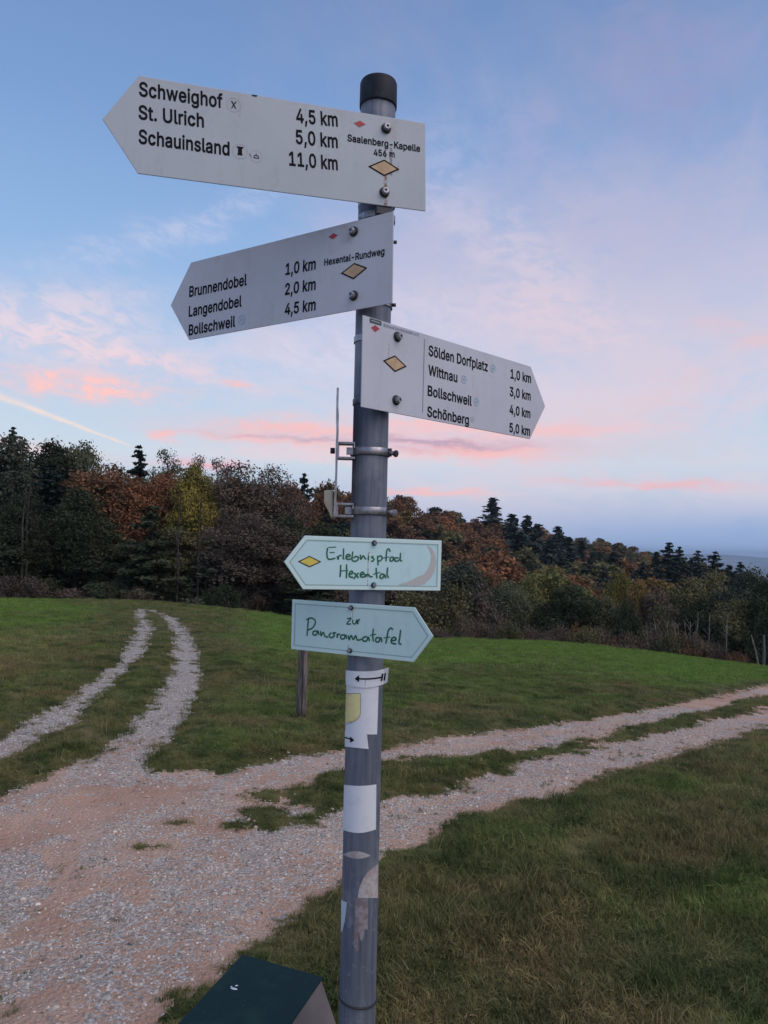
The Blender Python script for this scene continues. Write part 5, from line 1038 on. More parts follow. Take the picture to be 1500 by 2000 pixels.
for (n, r0, r1, a, b) in ((150000, 1.9, 5.0, .0025, .0085), (120000, 5.0, 11, .004, .011), (40000, 11, 28, .007, .018)):
    x, y = polar(n, r0, r1, -.64, .64); s = grassiness(x, y); st_ = stoniness(x, y, s)
    keep = (s < .02) & (rs.rand(n) < .07 + st_ * .7); x, y = x[keep], y[keep]; XX.append(x); YY.append(y); SS.append(rs.uniform(0, 1, len(x)) ** 2.4 * (b - a) + a)
x, y = polar(1500, 2, 9, -.64, .64); s = grassiness(x, y); k = s < .05; XX.append(x[k]); YY.append(y[k]); SS.append(rs.uniform(.010, .019, k.sum()))
X, Y, SZ = map(np.concatenate, (XX, YY, SS)); s = grassiness(X, Y); N = len(X); Z = ground_z(X, Y, s)
scatter('gravel', np.stack([X, Y, Z + SZ * .1], 1), np.stack([rs.normal(0, .3, N), rs.normal(0, .3, N), rs.rand(N) * 6.28], 1), np.stack([SZ] * 3, 1), rs.randint(0, 6, N), chips, kind='stuff')
# ------------------------------------------------------------------ trees
def leaf_mat(name, c1, c2, c3=None, amt=.25, trans=.2):
    m, n_, b_ = mat(name, rough=.85, spec=.12)
    t = attr(n_, 'tint'); oi = n_.nodes.new('ShaderNodeObjectInfo'); rnd = V(n_, oi.outputs['Random'])
    P_ = wpos(n_); big_ = noise(n_, P_, .55, 3, .6)
    c = mixc(n_, (t * .6 + big_ * .8 - .2).step(.1, .9), c1, c2)
    if c3: c = mixc(n_, (noise(n_, P_, .9, 2) + (t - .5) * .3).step(.52, .62) * amt * 2, c, c3)
    c = mixc(n_, 1.0, c, mixc(n_, rnd, (.8, .8, .85), (1.25, 1.2, 1.1)), 'MULTIPLY')
    setc(n_, b_, c)
    tr = n_.nodes.new('ShaderNodeBsdfTranslucent'); n_.links.new(c.so, tr.inputs[0]); ms = n_.nodes.new('ShaderNodeMixShader'); ms.inputs[0].default_value = trans
    n_.links.new(b_.outputs[0], ms.inputs[1]); n_.links.new(tr.outputs[0], ms.inputs[2]); n_.links.new(ms.outputs[0], n_.nodes['Material Output'].inputs[0])
    return m
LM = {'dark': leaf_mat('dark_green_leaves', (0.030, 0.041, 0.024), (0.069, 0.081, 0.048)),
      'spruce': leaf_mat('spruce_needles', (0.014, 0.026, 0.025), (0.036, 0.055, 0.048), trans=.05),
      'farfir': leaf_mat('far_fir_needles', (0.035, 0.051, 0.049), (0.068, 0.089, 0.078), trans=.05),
      'greygreen': leaf_mat('grey_green_leaves', (0.064, 0.081, 0.054), (0.140, 0.150, 0.100)),
      'olive': leaf_mat('olive_leaves', (0.099, 0.103, 0.054), (0.197, 0.186, 0.094), (0.182, 0.130, 0.065), .2),
      'orange': leaf_mat('orange_brown_leaves', (0.218, 0.106, 0.055), (0.437, 0.212, 0.106), (0.098, 0.081, 0.044), .3),
      'rust': leaf_mat('rust_brown_leaves', (0.161, 0.091, 0.054), (0.326, 0.176, 0.098), (0.078, 0.072, 0.039), .4),
      'ochre': leaf_mat('ochre_leaves', (0.192, 0.128, 0.055), (0.356, 0.228, 0.086), (0.072, 0.085, 0.036), .35),
      'yellow': leaf_mat('yellow_leaves', (0.138, 0.123, 0.037), (0.314, 0.248, 0.068), (0.098, 0.114, 0.034), .4),
      'brown': leaf_mat('dull_brown_leaves', (0.098, 0.078, 0.063), (0.185, 0.144, 0.113)),
      'yellowgreen': leaf_mat('yellow_green_leaves', (0.114, 0.143, 0.059), (0.253, 0.260, 0.101), (0.286, 0.195, 0.065), .3)}
m_bark, n_, b_ = mat('bark', rough=.95, spec=.1)
P_ = wpos(n_); setc(n_, b_, mixc(n_, noise(n_, P_, 3, 4).step(.35, .65), (.030, .026, .024), (.07, .062, .056)))
m_pale, n_, b_ = mat('pale_bark', rough=.9, spec=.1)
P_ = wpos(n_); setc(n_, b_, mixc(n_, noise(n_, P_, 4, 4).step(.35, .65), (.12, .104, .09), (.26, .23, .205)))

def leaf_quads(r, C, N, size, aspect=1.5):
    """diamond leaves at centres C with rough normals N"""
    n = len(C); N = N + r.normal(0, .75, (n, 3)); N /= np.linalg.norm(N, axis=1)[:, None] + 1e-9
    T = np.cross(N, r.normal(0, 1, (n, 3))); T /= np.linalg.norm(T, axis=1)[:, None] + 1e-9; B = np.cross(N, T)
    s = (size * r.uniform(.55, 1.3, n))[:, None]
    v = np.stack([C + T * s * aspect * .5, C + B * s * .42, C - T * s * aspect * .5, C - B * s * .42 + N * s * .12], 1).reshape(-1, 3)
    f = np.arange(n * 4).reshape(n, 4); return v, f
def foliage(name, v, f, r, tint=None):
    me = mesh_np(name, v, f, [LM['dark']])
    t = r.rand(len(f)) if tint is None else tint
    me.attributes.new('tint', 'FLOAT', 'FACE').data.foreach_set('value', t.astype(np.float32)); return me
def limb_tubes(mb, r, p0, p1, rad, n=5, seg=4, sag=.12):
    p0, p1 = np.asarray(p0, float), np.asarray(p1, float); L = np.linalg.norm(p1 - p0); pts = [p0]
    for k in range(1, seg + 1):
        t = k / seg; pts.append(p0 + (p1 - p0) * t + r.normal(0, L * .05, 3) * (t < 1) + np.array([0, 0, L * sag * math.sin(t * 3.14)]))
    mb.tube(pts, [rad * (1 - .8 * k / seg) for k in range(seg + 1)], n, False); return pts
def broadleaf(seed, H, R, base, nl, leaves, size, fill=.5, twigs=0, flat=.8, clusters=26, top=1.0):
    """trunk with limbs running into a clumped crown; proto is H tall"""
    r = np.random.RandomState(seed); tm = MB(); zc = (base + H) / 2; hh = (H - base) / 2
    lobes = []
    for k in range(nl):
        for _ in range(30):
            d = r.normal(0, 1, 3); d /= np.linalg.norm(d); q_ = r.rand() ** .4
            c = np.array([d[0] * R * .72 * q_, d[1] * R * .72 * q_, zc + d[2] * hh * .72 * q_])
            if d[2] < -.3 and q_ > .6 and r.rand() < .5: continue
            if all(np.linalg.norm(c - l[0]) > R * .33 for l in lobes): break
        lobes.append((c, R * r.uniform(.30, .48)))
    lobes.append((np.array([r.normal(0, R * .1), r.normal(0, R * .1), H - R * .34 * top]), R * .36))
    wob = r.normal(0, H * .012, (6, 2)); tp = [np.array([wob[k][0] * (k > 0), wob[k][1] * (k > 0), -.4 + (H * .72 + .4) * k / 5]) for k in range(6)]
    tm.tube(tp, [H * .022 * (1.25 if k == 0 else 1) * (1 - .15 * k) for k in range(6)], 7, False)
    for c, rr in lobes:
        z0 = max(base * .5, min(c[2] - R * .5, H * .66)) * r.uniform(.8, 1); k = (z0 + .4) / (H * .72 + .4) * 5; i = min(int(k), 4); p0 = tp[i] + (tp[i + 1] - tp[i]) * (k - i)
        pts = limb_tubes(tm, r, p0, c, H * .010, 4)
        for _ in range(3 + twigs):
            d = r.normal(0, 1, 3); d[2] = abs(d[2]) * .8 - .1; d /= np.linalg.norm(d); limb_tubes(tm, r, pts[-2 if r.rand() < .5 else -1], c + d * rr * r.uniform(.8, 1.25), H * .0032, 3, 3)
    C, Nn, T = [], [], []
    wts = np.array([l[1] ** 2 for l in lobes]); wts /= wts.sum()
    for (c, rr), w_ in zip(lobes, wts):
        n = int(leaves * w_); K = clusters
        d = r.normal(0, 1, (K, 3)); d /= np.linalg.norm(d, axis=1)[:, None]; d[:, 2] = np.where(d[:, 2] < -.5, -d[:, 2], d[:, 2])
        cc = c + d * rr * (r.uniform(fill, 1.05, K))[:, None] * np.array([1, 1, flat]); ct = r.rand(K)
        k = r.randint(0, K, n); p = cc[k] + r.normal(0, rr * .21, (n, 3)) * np.array([1, 1, .75])
        nn = d[k] * .7 + np.array([0, 0, .6]); C.append(p); Nn.append(nn); T.append(np.clip(ct[k] * .7 + r.rand(n) * .3, 0, 1))
    C, Nn, T = np.vstack(C), np.vstack(Nn), np.concatenate(T)
    v, f = leaf_quads(r, C, Nn, size)
    return (H, R, tm.v, tm.f, foliage('crown', v, f, r, T))
def conifer(seed, H, R, leaves, size, ragged=.25, bare=.06):
    r = np.random.RandomState(seed); tm = MB(); tm.tube([(0, 0, -.4), (0, 0, H * .5), (0, 0, H * .995)], [H * .017, H * .009, .008], 6, False)
    C, Nn, T = [], [], []; nw = int(H * 2.1)
    for k in range(nw):
        t = (k + .5) / nw; z0_ = H * (bare + (1 - bare) * t); Lb = R * (1 - t) ** .72 * 1.02 + .12
        for j in range(r.randint(5, 8)):
            z = z0_ + r.uniform(-.5, .5) * H / nw * 1.3 * (t < .97); a_ = r.rand() * 6.283; L = Lb * r.uniform(1 - ragged * 2.2, 1 + ragged * .9) * (1 + .25 * math.sin(k * 1.9 + seed) * math.cos(a_ + seed)); d = np.array([math.cos(a_), math.sin(a_), 0]); n = max(4, int(leaves / nw / 6 * (L / R) * 2.1))
            if L > R * .35: tm.tube([np.array([0, 0, z]), d * L * .9 + np.array([0, 0, z - L * .18])], [.03, .008], 3, False)
            s = r.rand(n) ** .75; p = d * (L * s)[:, None] + np.array([0, 0, z]) + np.array([0, 0, 1]) * (-.32 * L * s + .22 * L * s ** 3)[:, None]
            side = np.array([-d[1], d[0], 0]); p = p + side * (r.normal(0, 1, n) * L * .17 * (1.1 - s * .6))[:, None] + np.array([0, 0, 1]) * (-np.abs(r.normal(0, .06 * L + .03, n)))[:, None]
            C.append(p); Nn.append(np.tile(np.array([0, 0, 1.]) + d * .5, (n, 1))); T.append(np.full(n, .3 + .4 * r.rand()) + r.rand(n) * .3)
    C, Nn, T = np.vstack(C), np.vstack(Nn), np.concatenate(T); v, f = leaf_quads(r, C, Nn, size, 1.9)
    return (H, R, tm.v, tm.f, foliage('crown', v, f, r, T))
def bush(seed, H, R, leaves, size, stems=14):
    r = np.random.RandomState(seed); tm = MB()
    for k in range(stems):
        a_ = r.rand() * 6.283; q_ = R * r.rand() ** .5; limb_tubes(tm, r, (math.cos(a_) * q_ * .3, math.sin(a_) * q_ * .3, -.2), (math.cos(a_) * q_, math.sin(a_) * q_, H * r.uniform(.6, 1.08)), .022 * H / 2, 3, 3)
    K = 70; a_ = r.rand(K) * 6.283; q_ = r.rand(K) ** .5; zz = r.rand(K) ** .8
    lim = np.sqrt(np.clip(1 - zz ** 2.2, .05, 1)); cc = np.stack([np.cos(a_) * q_ * R * lim, np.sin(a_) * q_ * R * lim, zz * H * r.uniform(.8, 1.0, K)], 1); ct = r.rand(K)
    k = r.randint(0, K, leaves); p = cc[k] + r.normal(0, 1, (leaves, 3)) * np.array([R * .13, R * .13, H * .09]); p[:, 2] = np.abs(p[:, 2])
    v, f = leaf_quads(r, p, np.tile([0, 0, .6], (leaves, 1)) + (p / (R + H)), size); return (H, R, tm.v, tm.f, foliage('crown', v, f, r, np.clip(ct[k] * .7 + r.rand(leaves) * .3, 0, 1)))
PROTO = {}
ORD = 'first second third fourth fifth sixth seventh eighth ninth tenth eleventh twelfth thirteenth fourteenth fifteenth sixteenth'.split()
def mark(px, table):          # the landmark a thing stands by
    for lim, txt in table:
        if px < lim: return txt
    return table[-1][1]
HM = ((800, 'right beside the pole'), (870, 'above the pale blue sign'), (925, 'left of the solitary fir'), (1000, 'around the solitary fir'), (1070, 'by the dark fir group'), (1130, 'above the round green tree'), (1190, 'between the fir group and yellow tree'), (1290, 'above the yellow and ochre trees'), (9999, 'by the row of pointed firs'))
EM = ((860, 'behind the sign tips'), (960, 'below the fuzzy grey-green tree'), (1060, 'left of the round green tree'), (1180, 'under the round green tree'), (1260, 'under the yellow tree'), (1370, 'behind the pale saplings'), (9999, 'beside the pale leaning trunk'))
LW = ((60, 'at its far left end'), (200, 'left of the track'), (330, 'behind the top of the track'), (460, 'below the yellow tree'), (580, 'beneath the half bare trees'), (9999, 'behind the signpost'))
def proto(kind, *a, fn=broadleaf, bark=None, **k):
    H, R, tv, tf, cm = fn(*a, **k); tme = bpy.data.meshes.new('trunk'); tme.from_pydata(tv, [], tf); tme.materials.append(bark or m_bark); tme.update()
    PROTO.setdefault(kind, []).append((H, R, tme, cm))
for s in range(4): proto('broad', 100 + s, 13, 4.2, .8, 26, 30000, .205, fill=.6, clusters=46)
for s in range(2): proto('airy', 120 + s, 13, 3.6, 6.0, 11, 3600, .18, fill=.3, twigs=5, flat=.6)
for s in range(2): proto('bare', 130 + s, 13, 4.0, 1.0, 24, 20000, .16, fill=.45, twigs=5, clusters=44)
for s in range(3): proto('conifer', 140 + s, 15, 2.7, 8500, .27, fn=conifer)
for s in range(1): proto('larch', 150 + s, 10, 4.3, 8000, .26, .35, .02, fn=conifer)
for s in range(3): proto('bush', 160 + s, 3, 2.0, 3600, .15, fn=bush)
for s in range(2): proto('bramble', 170 + s, 1.2, 1.9, 2600, .10, 26, fn=bush)
for s in range(3): proto('mid', 180 + s, 8, 3.1, .8, 15, 13000, .15, fill=.5, clusters=34)
for s in range(5): proto('hill', 200 + s, 11, 4.6, 2.5, 9, 2600, .48, fill=.7, clusters=16)
for s in range(3): proto('hillfir', 220 + s, 15, 2.7, 1300, .62, fn=conifer)
TN = {'broad': 'broadleaf_tree', 'airy': 'broadleaf_tree', 'bare': 'broadleaf_tree', 'conifer': 'conifer_tree', 'larch': 'conifer_tree', 'bush': 'shrub', 'bramble': 'bramble_bush', 'mid': 'broadleaf_tree', 'hill': 'broadleaf_tree', 'hillfir': 'conifer_tree'}
CAT = {'conifer_tree': 'conifer', 'broadleaf_tree': 'tree', 'shrub': 'shrub', 'bramble_bush': 'bush'}
rt = np.random.RandomState(77)
def plant(kind, x, y, height, leafm, label, group=None, wide=1.0, var=None, z=None, sink=0.0):
    P = PROTO[kind]; H, R, tme, cm = P[(var if var is not None else rt.randint(len(P))) % len(P)]
    if z is None: z = float(zg(x, y)) - sink
    e = empty(TN[kind], (x, y, z), label, CAT[TN[kind]], group); s = height / H; e.scale = (s * wide, s * wide, s); e.rotation_euler = (0, 0, rt.rand() * 6.28)
    t = link('stems' if kind in ('bush', 'bramble') else 'trunk', tme, e)
    c = link('foliage' if kind in ('bush', 'bramble') else 'crown', cm, e); c.material_slots[0].link = 'OBJECT'; c.material_slots[0].material = LM[leafm]
    return e
def stand(kind, px, top, Y, leafm, label, group=None, wide=1.0, var=None, width=None):
    """a tree whose tip shows at photo row `top`, standing at depth Y"""
    x = float(at(px, top, Y)[0]); zt = float(at(px, top, Y)[2]); z = float(zg(x, Y)); h = max(zt - z, .5)
    if width:                    # crown width in photo columns
        H, R = PROTO[kind][0][:2]; wide = (width / 2 / F * Y) / (R * h / H)
    return plant(kind, x, Y, h, leafm, label, group, wide, var)
WE = 'trees at the edge of the left wood'
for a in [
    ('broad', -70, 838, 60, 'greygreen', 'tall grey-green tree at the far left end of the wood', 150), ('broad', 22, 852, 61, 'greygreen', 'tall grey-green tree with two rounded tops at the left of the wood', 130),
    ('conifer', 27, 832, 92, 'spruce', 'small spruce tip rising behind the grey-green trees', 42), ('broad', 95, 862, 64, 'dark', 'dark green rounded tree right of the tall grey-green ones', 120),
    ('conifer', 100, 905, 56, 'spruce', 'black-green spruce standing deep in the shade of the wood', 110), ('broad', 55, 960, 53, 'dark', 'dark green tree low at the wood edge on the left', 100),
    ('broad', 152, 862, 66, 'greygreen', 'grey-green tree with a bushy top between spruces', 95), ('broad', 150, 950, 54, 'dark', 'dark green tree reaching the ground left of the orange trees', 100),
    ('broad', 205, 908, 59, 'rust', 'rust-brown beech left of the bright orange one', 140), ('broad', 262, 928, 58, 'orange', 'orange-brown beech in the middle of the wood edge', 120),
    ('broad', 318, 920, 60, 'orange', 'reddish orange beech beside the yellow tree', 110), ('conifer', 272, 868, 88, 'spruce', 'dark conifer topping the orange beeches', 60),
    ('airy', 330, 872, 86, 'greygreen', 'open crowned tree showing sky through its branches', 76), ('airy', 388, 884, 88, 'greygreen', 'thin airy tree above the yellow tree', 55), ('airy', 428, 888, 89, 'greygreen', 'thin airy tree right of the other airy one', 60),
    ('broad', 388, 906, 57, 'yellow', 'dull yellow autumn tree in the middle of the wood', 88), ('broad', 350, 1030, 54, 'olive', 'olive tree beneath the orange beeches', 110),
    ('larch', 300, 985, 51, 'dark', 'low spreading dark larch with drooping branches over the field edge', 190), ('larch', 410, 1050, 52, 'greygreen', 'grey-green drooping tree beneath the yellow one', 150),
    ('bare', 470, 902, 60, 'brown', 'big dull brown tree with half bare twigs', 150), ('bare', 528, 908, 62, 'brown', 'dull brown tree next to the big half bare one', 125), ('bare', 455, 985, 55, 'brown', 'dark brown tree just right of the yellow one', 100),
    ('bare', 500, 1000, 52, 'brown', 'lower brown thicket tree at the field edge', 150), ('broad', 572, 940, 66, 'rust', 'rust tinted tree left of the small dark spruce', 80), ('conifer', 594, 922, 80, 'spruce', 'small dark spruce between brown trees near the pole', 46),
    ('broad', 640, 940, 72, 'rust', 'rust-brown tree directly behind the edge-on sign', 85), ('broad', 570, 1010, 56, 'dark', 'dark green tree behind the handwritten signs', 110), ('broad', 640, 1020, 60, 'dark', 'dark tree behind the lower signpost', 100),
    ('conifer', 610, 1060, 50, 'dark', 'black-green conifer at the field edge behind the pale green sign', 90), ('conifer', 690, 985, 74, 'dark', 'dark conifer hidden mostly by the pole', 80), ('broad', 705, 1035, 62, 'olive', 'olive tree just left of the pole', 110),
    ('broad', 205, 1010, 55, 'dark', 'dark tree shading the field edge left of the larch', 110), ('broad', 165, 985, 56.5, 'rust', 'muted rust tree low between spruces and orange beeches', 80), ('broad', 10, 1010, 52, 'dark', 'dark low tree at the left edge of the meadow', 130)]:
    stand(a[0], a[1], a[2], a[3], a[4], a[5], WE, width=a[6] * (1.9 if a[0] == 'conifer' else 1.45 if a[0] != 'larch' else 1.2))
# shaded interior of the wood: more trunks and crowns behind the edge
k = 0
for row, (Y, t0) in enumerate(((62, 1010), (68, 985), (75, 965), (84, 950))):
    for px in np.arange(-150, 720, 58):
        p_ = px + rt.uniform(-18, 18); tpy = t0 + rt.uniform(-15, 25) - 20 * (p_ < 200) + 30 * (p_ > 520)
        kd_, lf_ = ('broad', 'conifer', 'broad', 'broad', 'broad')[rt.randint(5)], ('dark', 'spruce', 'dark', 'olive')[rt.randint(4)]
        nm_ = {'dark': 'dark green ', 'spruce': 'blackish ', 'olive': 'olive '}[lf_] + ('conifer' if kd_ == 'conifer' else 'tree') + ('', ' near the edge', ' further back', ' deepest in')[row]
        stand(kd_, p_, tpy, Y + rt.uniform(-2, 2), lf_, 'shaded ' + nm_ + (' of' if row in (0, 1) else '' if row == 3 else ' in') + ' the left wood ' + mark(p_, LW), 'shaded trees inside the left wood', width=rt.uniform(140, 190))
for px in np.arange(-120, 700, 44):
    stand('bush', px + rt.uniform(-10, 10), 1135 + .03 * max(px, 0) + rt.uniform(-14, 18), 49 + rt.uniform(-2, 3), 'dark' if rt.rand() < .75 else 'brown', 'dark undergrowth shrub of the left wood ' + mark(px, LW), 'undergrowth along the left wood', width=rt.uniform(60, 85))
for px, Y in ((40, 50.5), (48, 51), (345, 49.5), (432, 50), (480, 51), (385, 50.5)):
    x = float(at(px, 1150, Y)[0]); z = float(zg(x, Y)); e = empty('bare_trunk', (x, Y, z), 'slender bare trunk standing at the shaded wood edge', 'tree trunk', 'slender trunks at the wood edge')
    mb = MB(); mb.tube([(0, 0, -.3), (.05, 0, 2.5), (-.05, 0, 5.5), (.1, 0, 8)], [.09, .08, .06, .03], 6, False); mb.build('trunk', m_bark, e)
# mixed hedge and trees on the right of the pole
HG = 'trees and shrubs along the right field edge'
for a in [
    ('mid', 800, 1095, 57, 'brown', 'brownish tree right behind the signs', 110), ('mid', 905, 1090, 56, 'greygreen', 'fuzzy grey-green tree right of the handwritten signs', 130), ('bush', 880, 1148, 46, 'olive', 'olive shrub at the field edge beside the sign tips', 110),
    ('bush', 800, 1160, 45, 'olive', 'olive shrub directly behind the sign tips', 110), ('bush', 945, 1160, 47, 'brown', 'brown shrub between olive shrub and round green tree', 90), ('mid', 985, 1135, 52, 'greygreen', 'grey-green bushy tree left of the round green tree', 100),
    ('mid', 1085, 1108, 60, 'yellowgreen', 'yellow-green tree behind the round dark green tree', 150), ('mid', 1118, 1140, 48, 'dark', 'round dark green tree with a dark trunk at the field edge', 128), ('mid', 1030, 1118, 58, 'yellowgreen', 'pale yellow-green treetop left of the round green tree', 80),
    ('mid', 1215, 1118, 57, 'yellow', 'yellow tree right of the round green tree', 78), ('mid', 1250, 1128, 55, 'ochre', 'ochre tree touching the yellow one', 80), ('mid', 1180, 1160, 52, 'olive', 'olive tree between the round green and the yellow tree', 100),
    ('bush', 1228, 1180, 45, 'dark', 'dense dark shrub below the yellow tree', 56), ('mid', 1290, 1150, 53, 'brown', 'dull brown tree above the thin pale saplings', 100), ('mid', 1345, 1122, 54, 'olive', 'olive tree left of the dense right-hand thicket', 120),
    ('mid', 1400, 1112, 56, 'olive', 'tall olive tree in the thicket on the right', 120), ('mid', 1455, 1108, 50, 'greygreen', 'grey-green tree at the right end of the thicket', 130), ('mid', 1500, 1125, 46, 'dark', 'dark tree cut by the right picture edge', 110),
    ('mid', 1380, 1160, 50, 'dark', 'dark tree in the thicket behind the saplings', 110), ('mid', 1440, 1165, 47, 'olive', 'lower olive tree in front of the thicket', 100), ('mid', 1560, 1110, 48, 'olive', 'olive tree beyond the right picture edge', 130), ('bush', 1490, 1200, 43, 'dark', 'dark shrub beside the pale leaning trunk', 70),
    ('mid', 850, 1120, 62, 'olive', 'olive treetop behind the pale blue sign', 120), ('mid', 950, 1112, 66, 'rust', 'rust-brown treetop behind the grey-green tree', 90), ('mid', 1130, 1150, 66, 'dark', 'dark treetop behind the round green tree', 110), ('mid', 760, 1110, 60, 'dark', 'dark green tree directly behind the pole', 120)]:
    stand(a[0], a[1], a[2], a[3], a[4], a[5], HG, width=a[6] * 1.15)
for px in np.arange(770, 1560, 27):
    edge_y = np.interp(px, [760, 1076, 1253, 1500], [1240, 1252, 1268, 1298]); Y = float(np.interp(px, [760, 1076, 1500], [42, 45, 43])) + rt.uniform(-1, 1.5)
    stand('bramble', px + rt.uniform(-8, 8), edge_y - rt.uniform(14, 40), Y, ('brown', 'brown', 'rust', 'olive')[rt.randint(4)], 'low brown bramble ' + mark(px, EM), 'brambles along the field edge', width=rt.uniform(50, 80))
for px in np.arange(780, 1560, 46):
    stand('bush', px + rt.uniform(-14, 14), np.interp(px, [760, 1500], [1180, 1210]) + rt.uniform(-16, 20), 49 + rt.uniform(-1, 3), ('brown', 'olive', 'greygreen', 'dark')[rt.randint(4)], 'tangled shrub in a gap ' + mark(px, EM), 'shrubs between the right-hand trees', width=rt.uniform(60, 90))
for i, px in enumerate((1214, 1264, 1269, 1283, 1301, 1318, 1325, 1341, 1346, 1360, 1384, 1418)):
    Y = 44.2 + rt.uniform(-.8, 1.0); tpx = px + rt.uniform(-5, 5); top = 1193 + rt.uniform(0, 30); x = float(at(px, 1250, Y)[0]); z = float(zg(x, Y)); xt, zt = at(tpx, top, Y)[[0, 2]]
    e = empty('sapling', (x, Y, z), ORD[i] + ' from the left of the thin pale saplings by the thicket', 'sapling', 'pale saplings at the thicket edge')
    mb = MB(); h = float(zt - z); mb.tube([(0, 0, -.2), (.02, 0, h * .5), (float(xt - x), 0, h)], [.045, .036, .018], 6, False); mb.build('trunk', m_pale, e)
    mb = MB()
    for _ in range(5):
        z0 = h * rt.uniform(.45, .95); a_ = rt.rand() * 6.28; mb.tube([(.0, 0, z0), (.4 * math.cos(a_), .4 * math.sin(a_), z0 + .45)], [.016, .006], 4, False)
    mb.build('twigs', m_pale, e)
def leaning(px0, y0, px1, y1, Y, r_, label, m, name='leaning_trunk'):
    a_, b2 = at(px0, y0, Y), at(px1, y1, Y); z = float(zg(a_[0], Y)); e = empty(name, (float(a_[0]), Y, z), label, 'tree trunk' if 'trunk' in name else 'post'); d = b2 - np.array([a_[0], Y, z])
    mb = MB(); mb.tube([(-d[0] * .08, 0, -.2), tuple(d * .5 + np.array([.03, 0, 0])), tuple(d)], [r_, r_ * .9, r_ * .7], 7, True); mb.build('trunk' if 'trunk' in name else 'timber', m, e)
leaning(1482, 1294, 1467, 1240, 40, .045, 'pale leaning trunk near the right end of the field edge', m_pale)
leaning(1491, 1294, 1492, 1240, 40.5, .075, 'grey upright post at the right end of the field edge', mat('grey_timber', (.10, .105, .115), .8)[0], 'fence_post')
# brown heap in front of the shrubs
x, y = on_ground(868, 1250); z = float(zg(x, y)); e = empty('soil_heap', (x, y, z), 'small dark brown heap at the field edge by the pale green sign tip', 'heap')
r = np.random.RandomState(5); mb = MB(); n = 16; v, f = [], []
for j in range(6):
    for k in range(n): a_ = 2 * math.pi * k / n; q_ = (.62 * (1 - (j / 5) ** 1.6) + .01) * r.uniform(.85, 1.15); v.append((q_ * math.cos(a_) * 1.1, q_ * math.sin(a_) * .7, -.05 + .36 * j / 5 * r.uniform(.85, 1.15)))
for j in range(5):
    for k in range(n): f.append((j * n + k, j * n + (k + 1) % n, (j + 1) * n + (k + 1) % n, (j + 1) * n + k))
f.append(tuple(5 * n + k for k in range(n))); mb.add(v, f); mb.build('mound', mat('dark_soil', (.055, .032, .026), 1)[0], e)
mb = MB()
for k in range(14): a_ = r.rand() * 3.14; c0 = np.array([r.uniform(-.5, .5), r.uniform(-.3, .3), .12 + .15 * r.rand()]); d = np.array([math.cos(a_), .3 * r.normal(), .3 * r.normal()]) * .35; mb.tube([c0 - d, c0 + d], [.025, .015], 5)
mb.build('branches', m_bark, e)
# wooded hillside: single firs first
FIRS = {962: 'solitary fir standing out on the hill skyline', 1000: 'tallest fir of the dark group right of the solitary skyline fir', 1030: 'second tall fir of the dark group right of the solitary skyline fir', 1050: 'third fir along the dark group on the hill skyline',
        1015: 'dark fir filling the foot of the skyline group', 1090: 'fir standing alone on the skyline right of the dark group', 1075: 'dark fir below the right end of the skyline group', 1110: 'fir just right of the one alone on the skyline', 1100: 'large dark fir low on the hill above the round green tree',
        1135: 'last fir of the dark firs on the middle skyline', 1150: 'dark fir between the round green tree and the hill skyline', 1198: 'broad dark fir below the autumn beeches on the hill', 1180: 'small dark fir just above the yellow tree',
        1255: 'broad dark fir above the ochre tree', 1240: 'lower dark fir squeezed above the yellow tree'}
for px, top, Y, wd in ((962, 968, 290, 42), (1000, 1000, 210, 46), (1030, 1003, 215, 40), (1050, 1020, 200, 44), (1015, 1035, 170, 50), (1090, 1024, 230, 40), (1075, 1050, 170, 46), (1110, 1045, 190, 44), (1100, 1075, 140, 50), (1135, 1052, 180, 42), (1150, 1085, 135, 44),
                       (1198, 1073, 150, 52), (1180, 1100, 120, 40), (1255, 1092, 130, 46), (1240, 1112, 110, 40)):
    stand('hillfir' if Y > 160 else 'conifer', px, top + 4, Y, 'farfir', FIRS[px], None if px in (962, 1198) else 'dark firs on the middle of the hill', width=wd * 1.9)
ORD_ = 'first second third fourth fifth sixth seventh eighth ninth tenth eleventh twelfth thirteenth fourteenth fifteenth sixteenth'.split()
for i, (px, top, wd) in enumerate(sorted(((1305, 1058, 40), (1327, 1066, 30), (1364, 1074, 36), (1396, 1076, 44), (1446, 1096, 28), (1350, 1088, 24), (1282, 1076, 30), (1424, 1102, 34)))):
    stand('conifer', px, top, 118 + 3 * (i % 4), 'farfir', ORD[i] + ' from the left of the pointed firs ending the hill', 'row of firs at the right end of the hill', width=wd * 2.6)
cand = []
for D in np.geomspace(92, 520, 60):
    step = 6.4 * (1 + D / 600); 
    for a_ in np.arange(-.17, .47, step / D):
        aa = a_ + rt.uniform(-.3, .3) * step / D; dd = D + rt.uniform(-3, 3)
        x, y = dd * math.sin(aa), dd * math.cos(aa)
        if dd > float(_RD(aa)) + 14: continue
        if all((x - q_[0]) ** 2 + (y - q_[1]) ** 2 > (step * .80) ** 2 for q_ in cand): cand.append((x, y, dd))
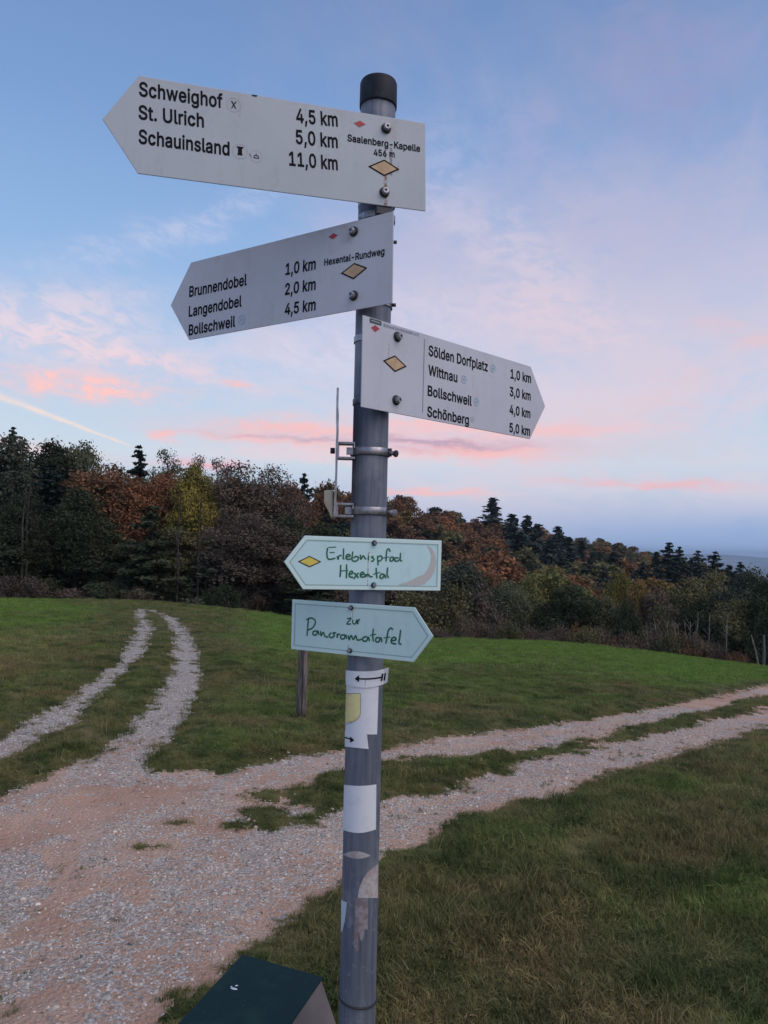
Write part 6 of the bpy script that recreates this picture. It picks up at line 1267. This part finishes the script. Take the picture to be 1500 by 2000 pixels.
# keep the ones that show: project tops and drop those hidden by nearer taller ones
cand.sort(key=lambda c_: c_[2]); hor = {}; shown = []
for x, y, dd in cand:
    h = 10 * (1 + .25 * (vnoise(np.array([x]), np.array([y]), 20, 61)[0] - .5)) + rt.uniform(-1.2, 1.2); z = float(zg(x, y)); px, pyt = project((x, y, z + h)); k = int(px // 22)
    hid = hor.get(k, 1142)
    if pyt < hid - 1.5 and -40 < px: hor[k] = min(hid, pyt + 1); shown.append((x, y, dd, h, px, pyt, 0 if pyt < hid else 1))
print('hill trees', len(cand), len(shown))
ni = 0
for x, y, dd, h, px, pyt, _ in shown[:290]:
    n1 = vnoise(np.array([x]), np.array([y]), 26, 71)[0]; n2 = rt.rand()
    if px > 1260: lm = ('olive', 'rust', 'dark', 'ochre')[rt.randint(4)]
    elif px > 1080: lm = ('rust', 'orange', 'greygreen', 'olive', 'dark')[rt.randint(5)]
    else: lm = ('orange' if n2 < .3 else 'rust' if n2 < .6 else 'ochre' if n2 < .85 else 'olive') if n1 > .35 else ('rust' if n2 < .5 else 'olive' if n2 < .8 else 'dark')
    kd = {'orange': 'orange-brown beech', 'rust': 'rust-brown beech', 'ochre': 'ochre beech', 'olive': 'olive green tree', 'dark': 'dark green tree', 'greygreen': 'grey-green tree'}[lm]
    where = 'on the skyline ' if dd > float(_RD(math.atan2(x, y))) - 22 else 'high on the hill ' if dd > 230 else 'halfway up the hill ' if dd > 150 else 'low on the hill '
    lab = kd + ' ' + where + mark(px, HM)
    plant('hill', x, y, h, lm, lab, (kd + 's').replace('beechs', 'beeches') + ' on the wooded hill', wide=1.02 + .12 * rt.rand()); ni += 1
# ------------------------------------------------------------------ air
m_haze = bpy.data.materials.new('haze'); m_haze.use_nodes = True; hn = m_haze.node_tree; hn.nodes.clear()
pv = hn.nodes.new('ShaderNodeVolumePrincipled'); pv.inputs['Color'].default_value = (.60, .77, 1, 1); pv.inputs['Density'].default_value = 1.1e-4; pv.inputs['Anisotropy'].default_value = 0.0
ho = hn.nodes.new('ShaderNodeOutputMaterial'); hn.links.new(pv.outputs[0], ho.inputs['Volume'])
mb = MB(); mb.box((0, 0, (-190 + 60) / 2), (33000, 33000, 250)); mb.build('haze', m_haze, kind='stuff')
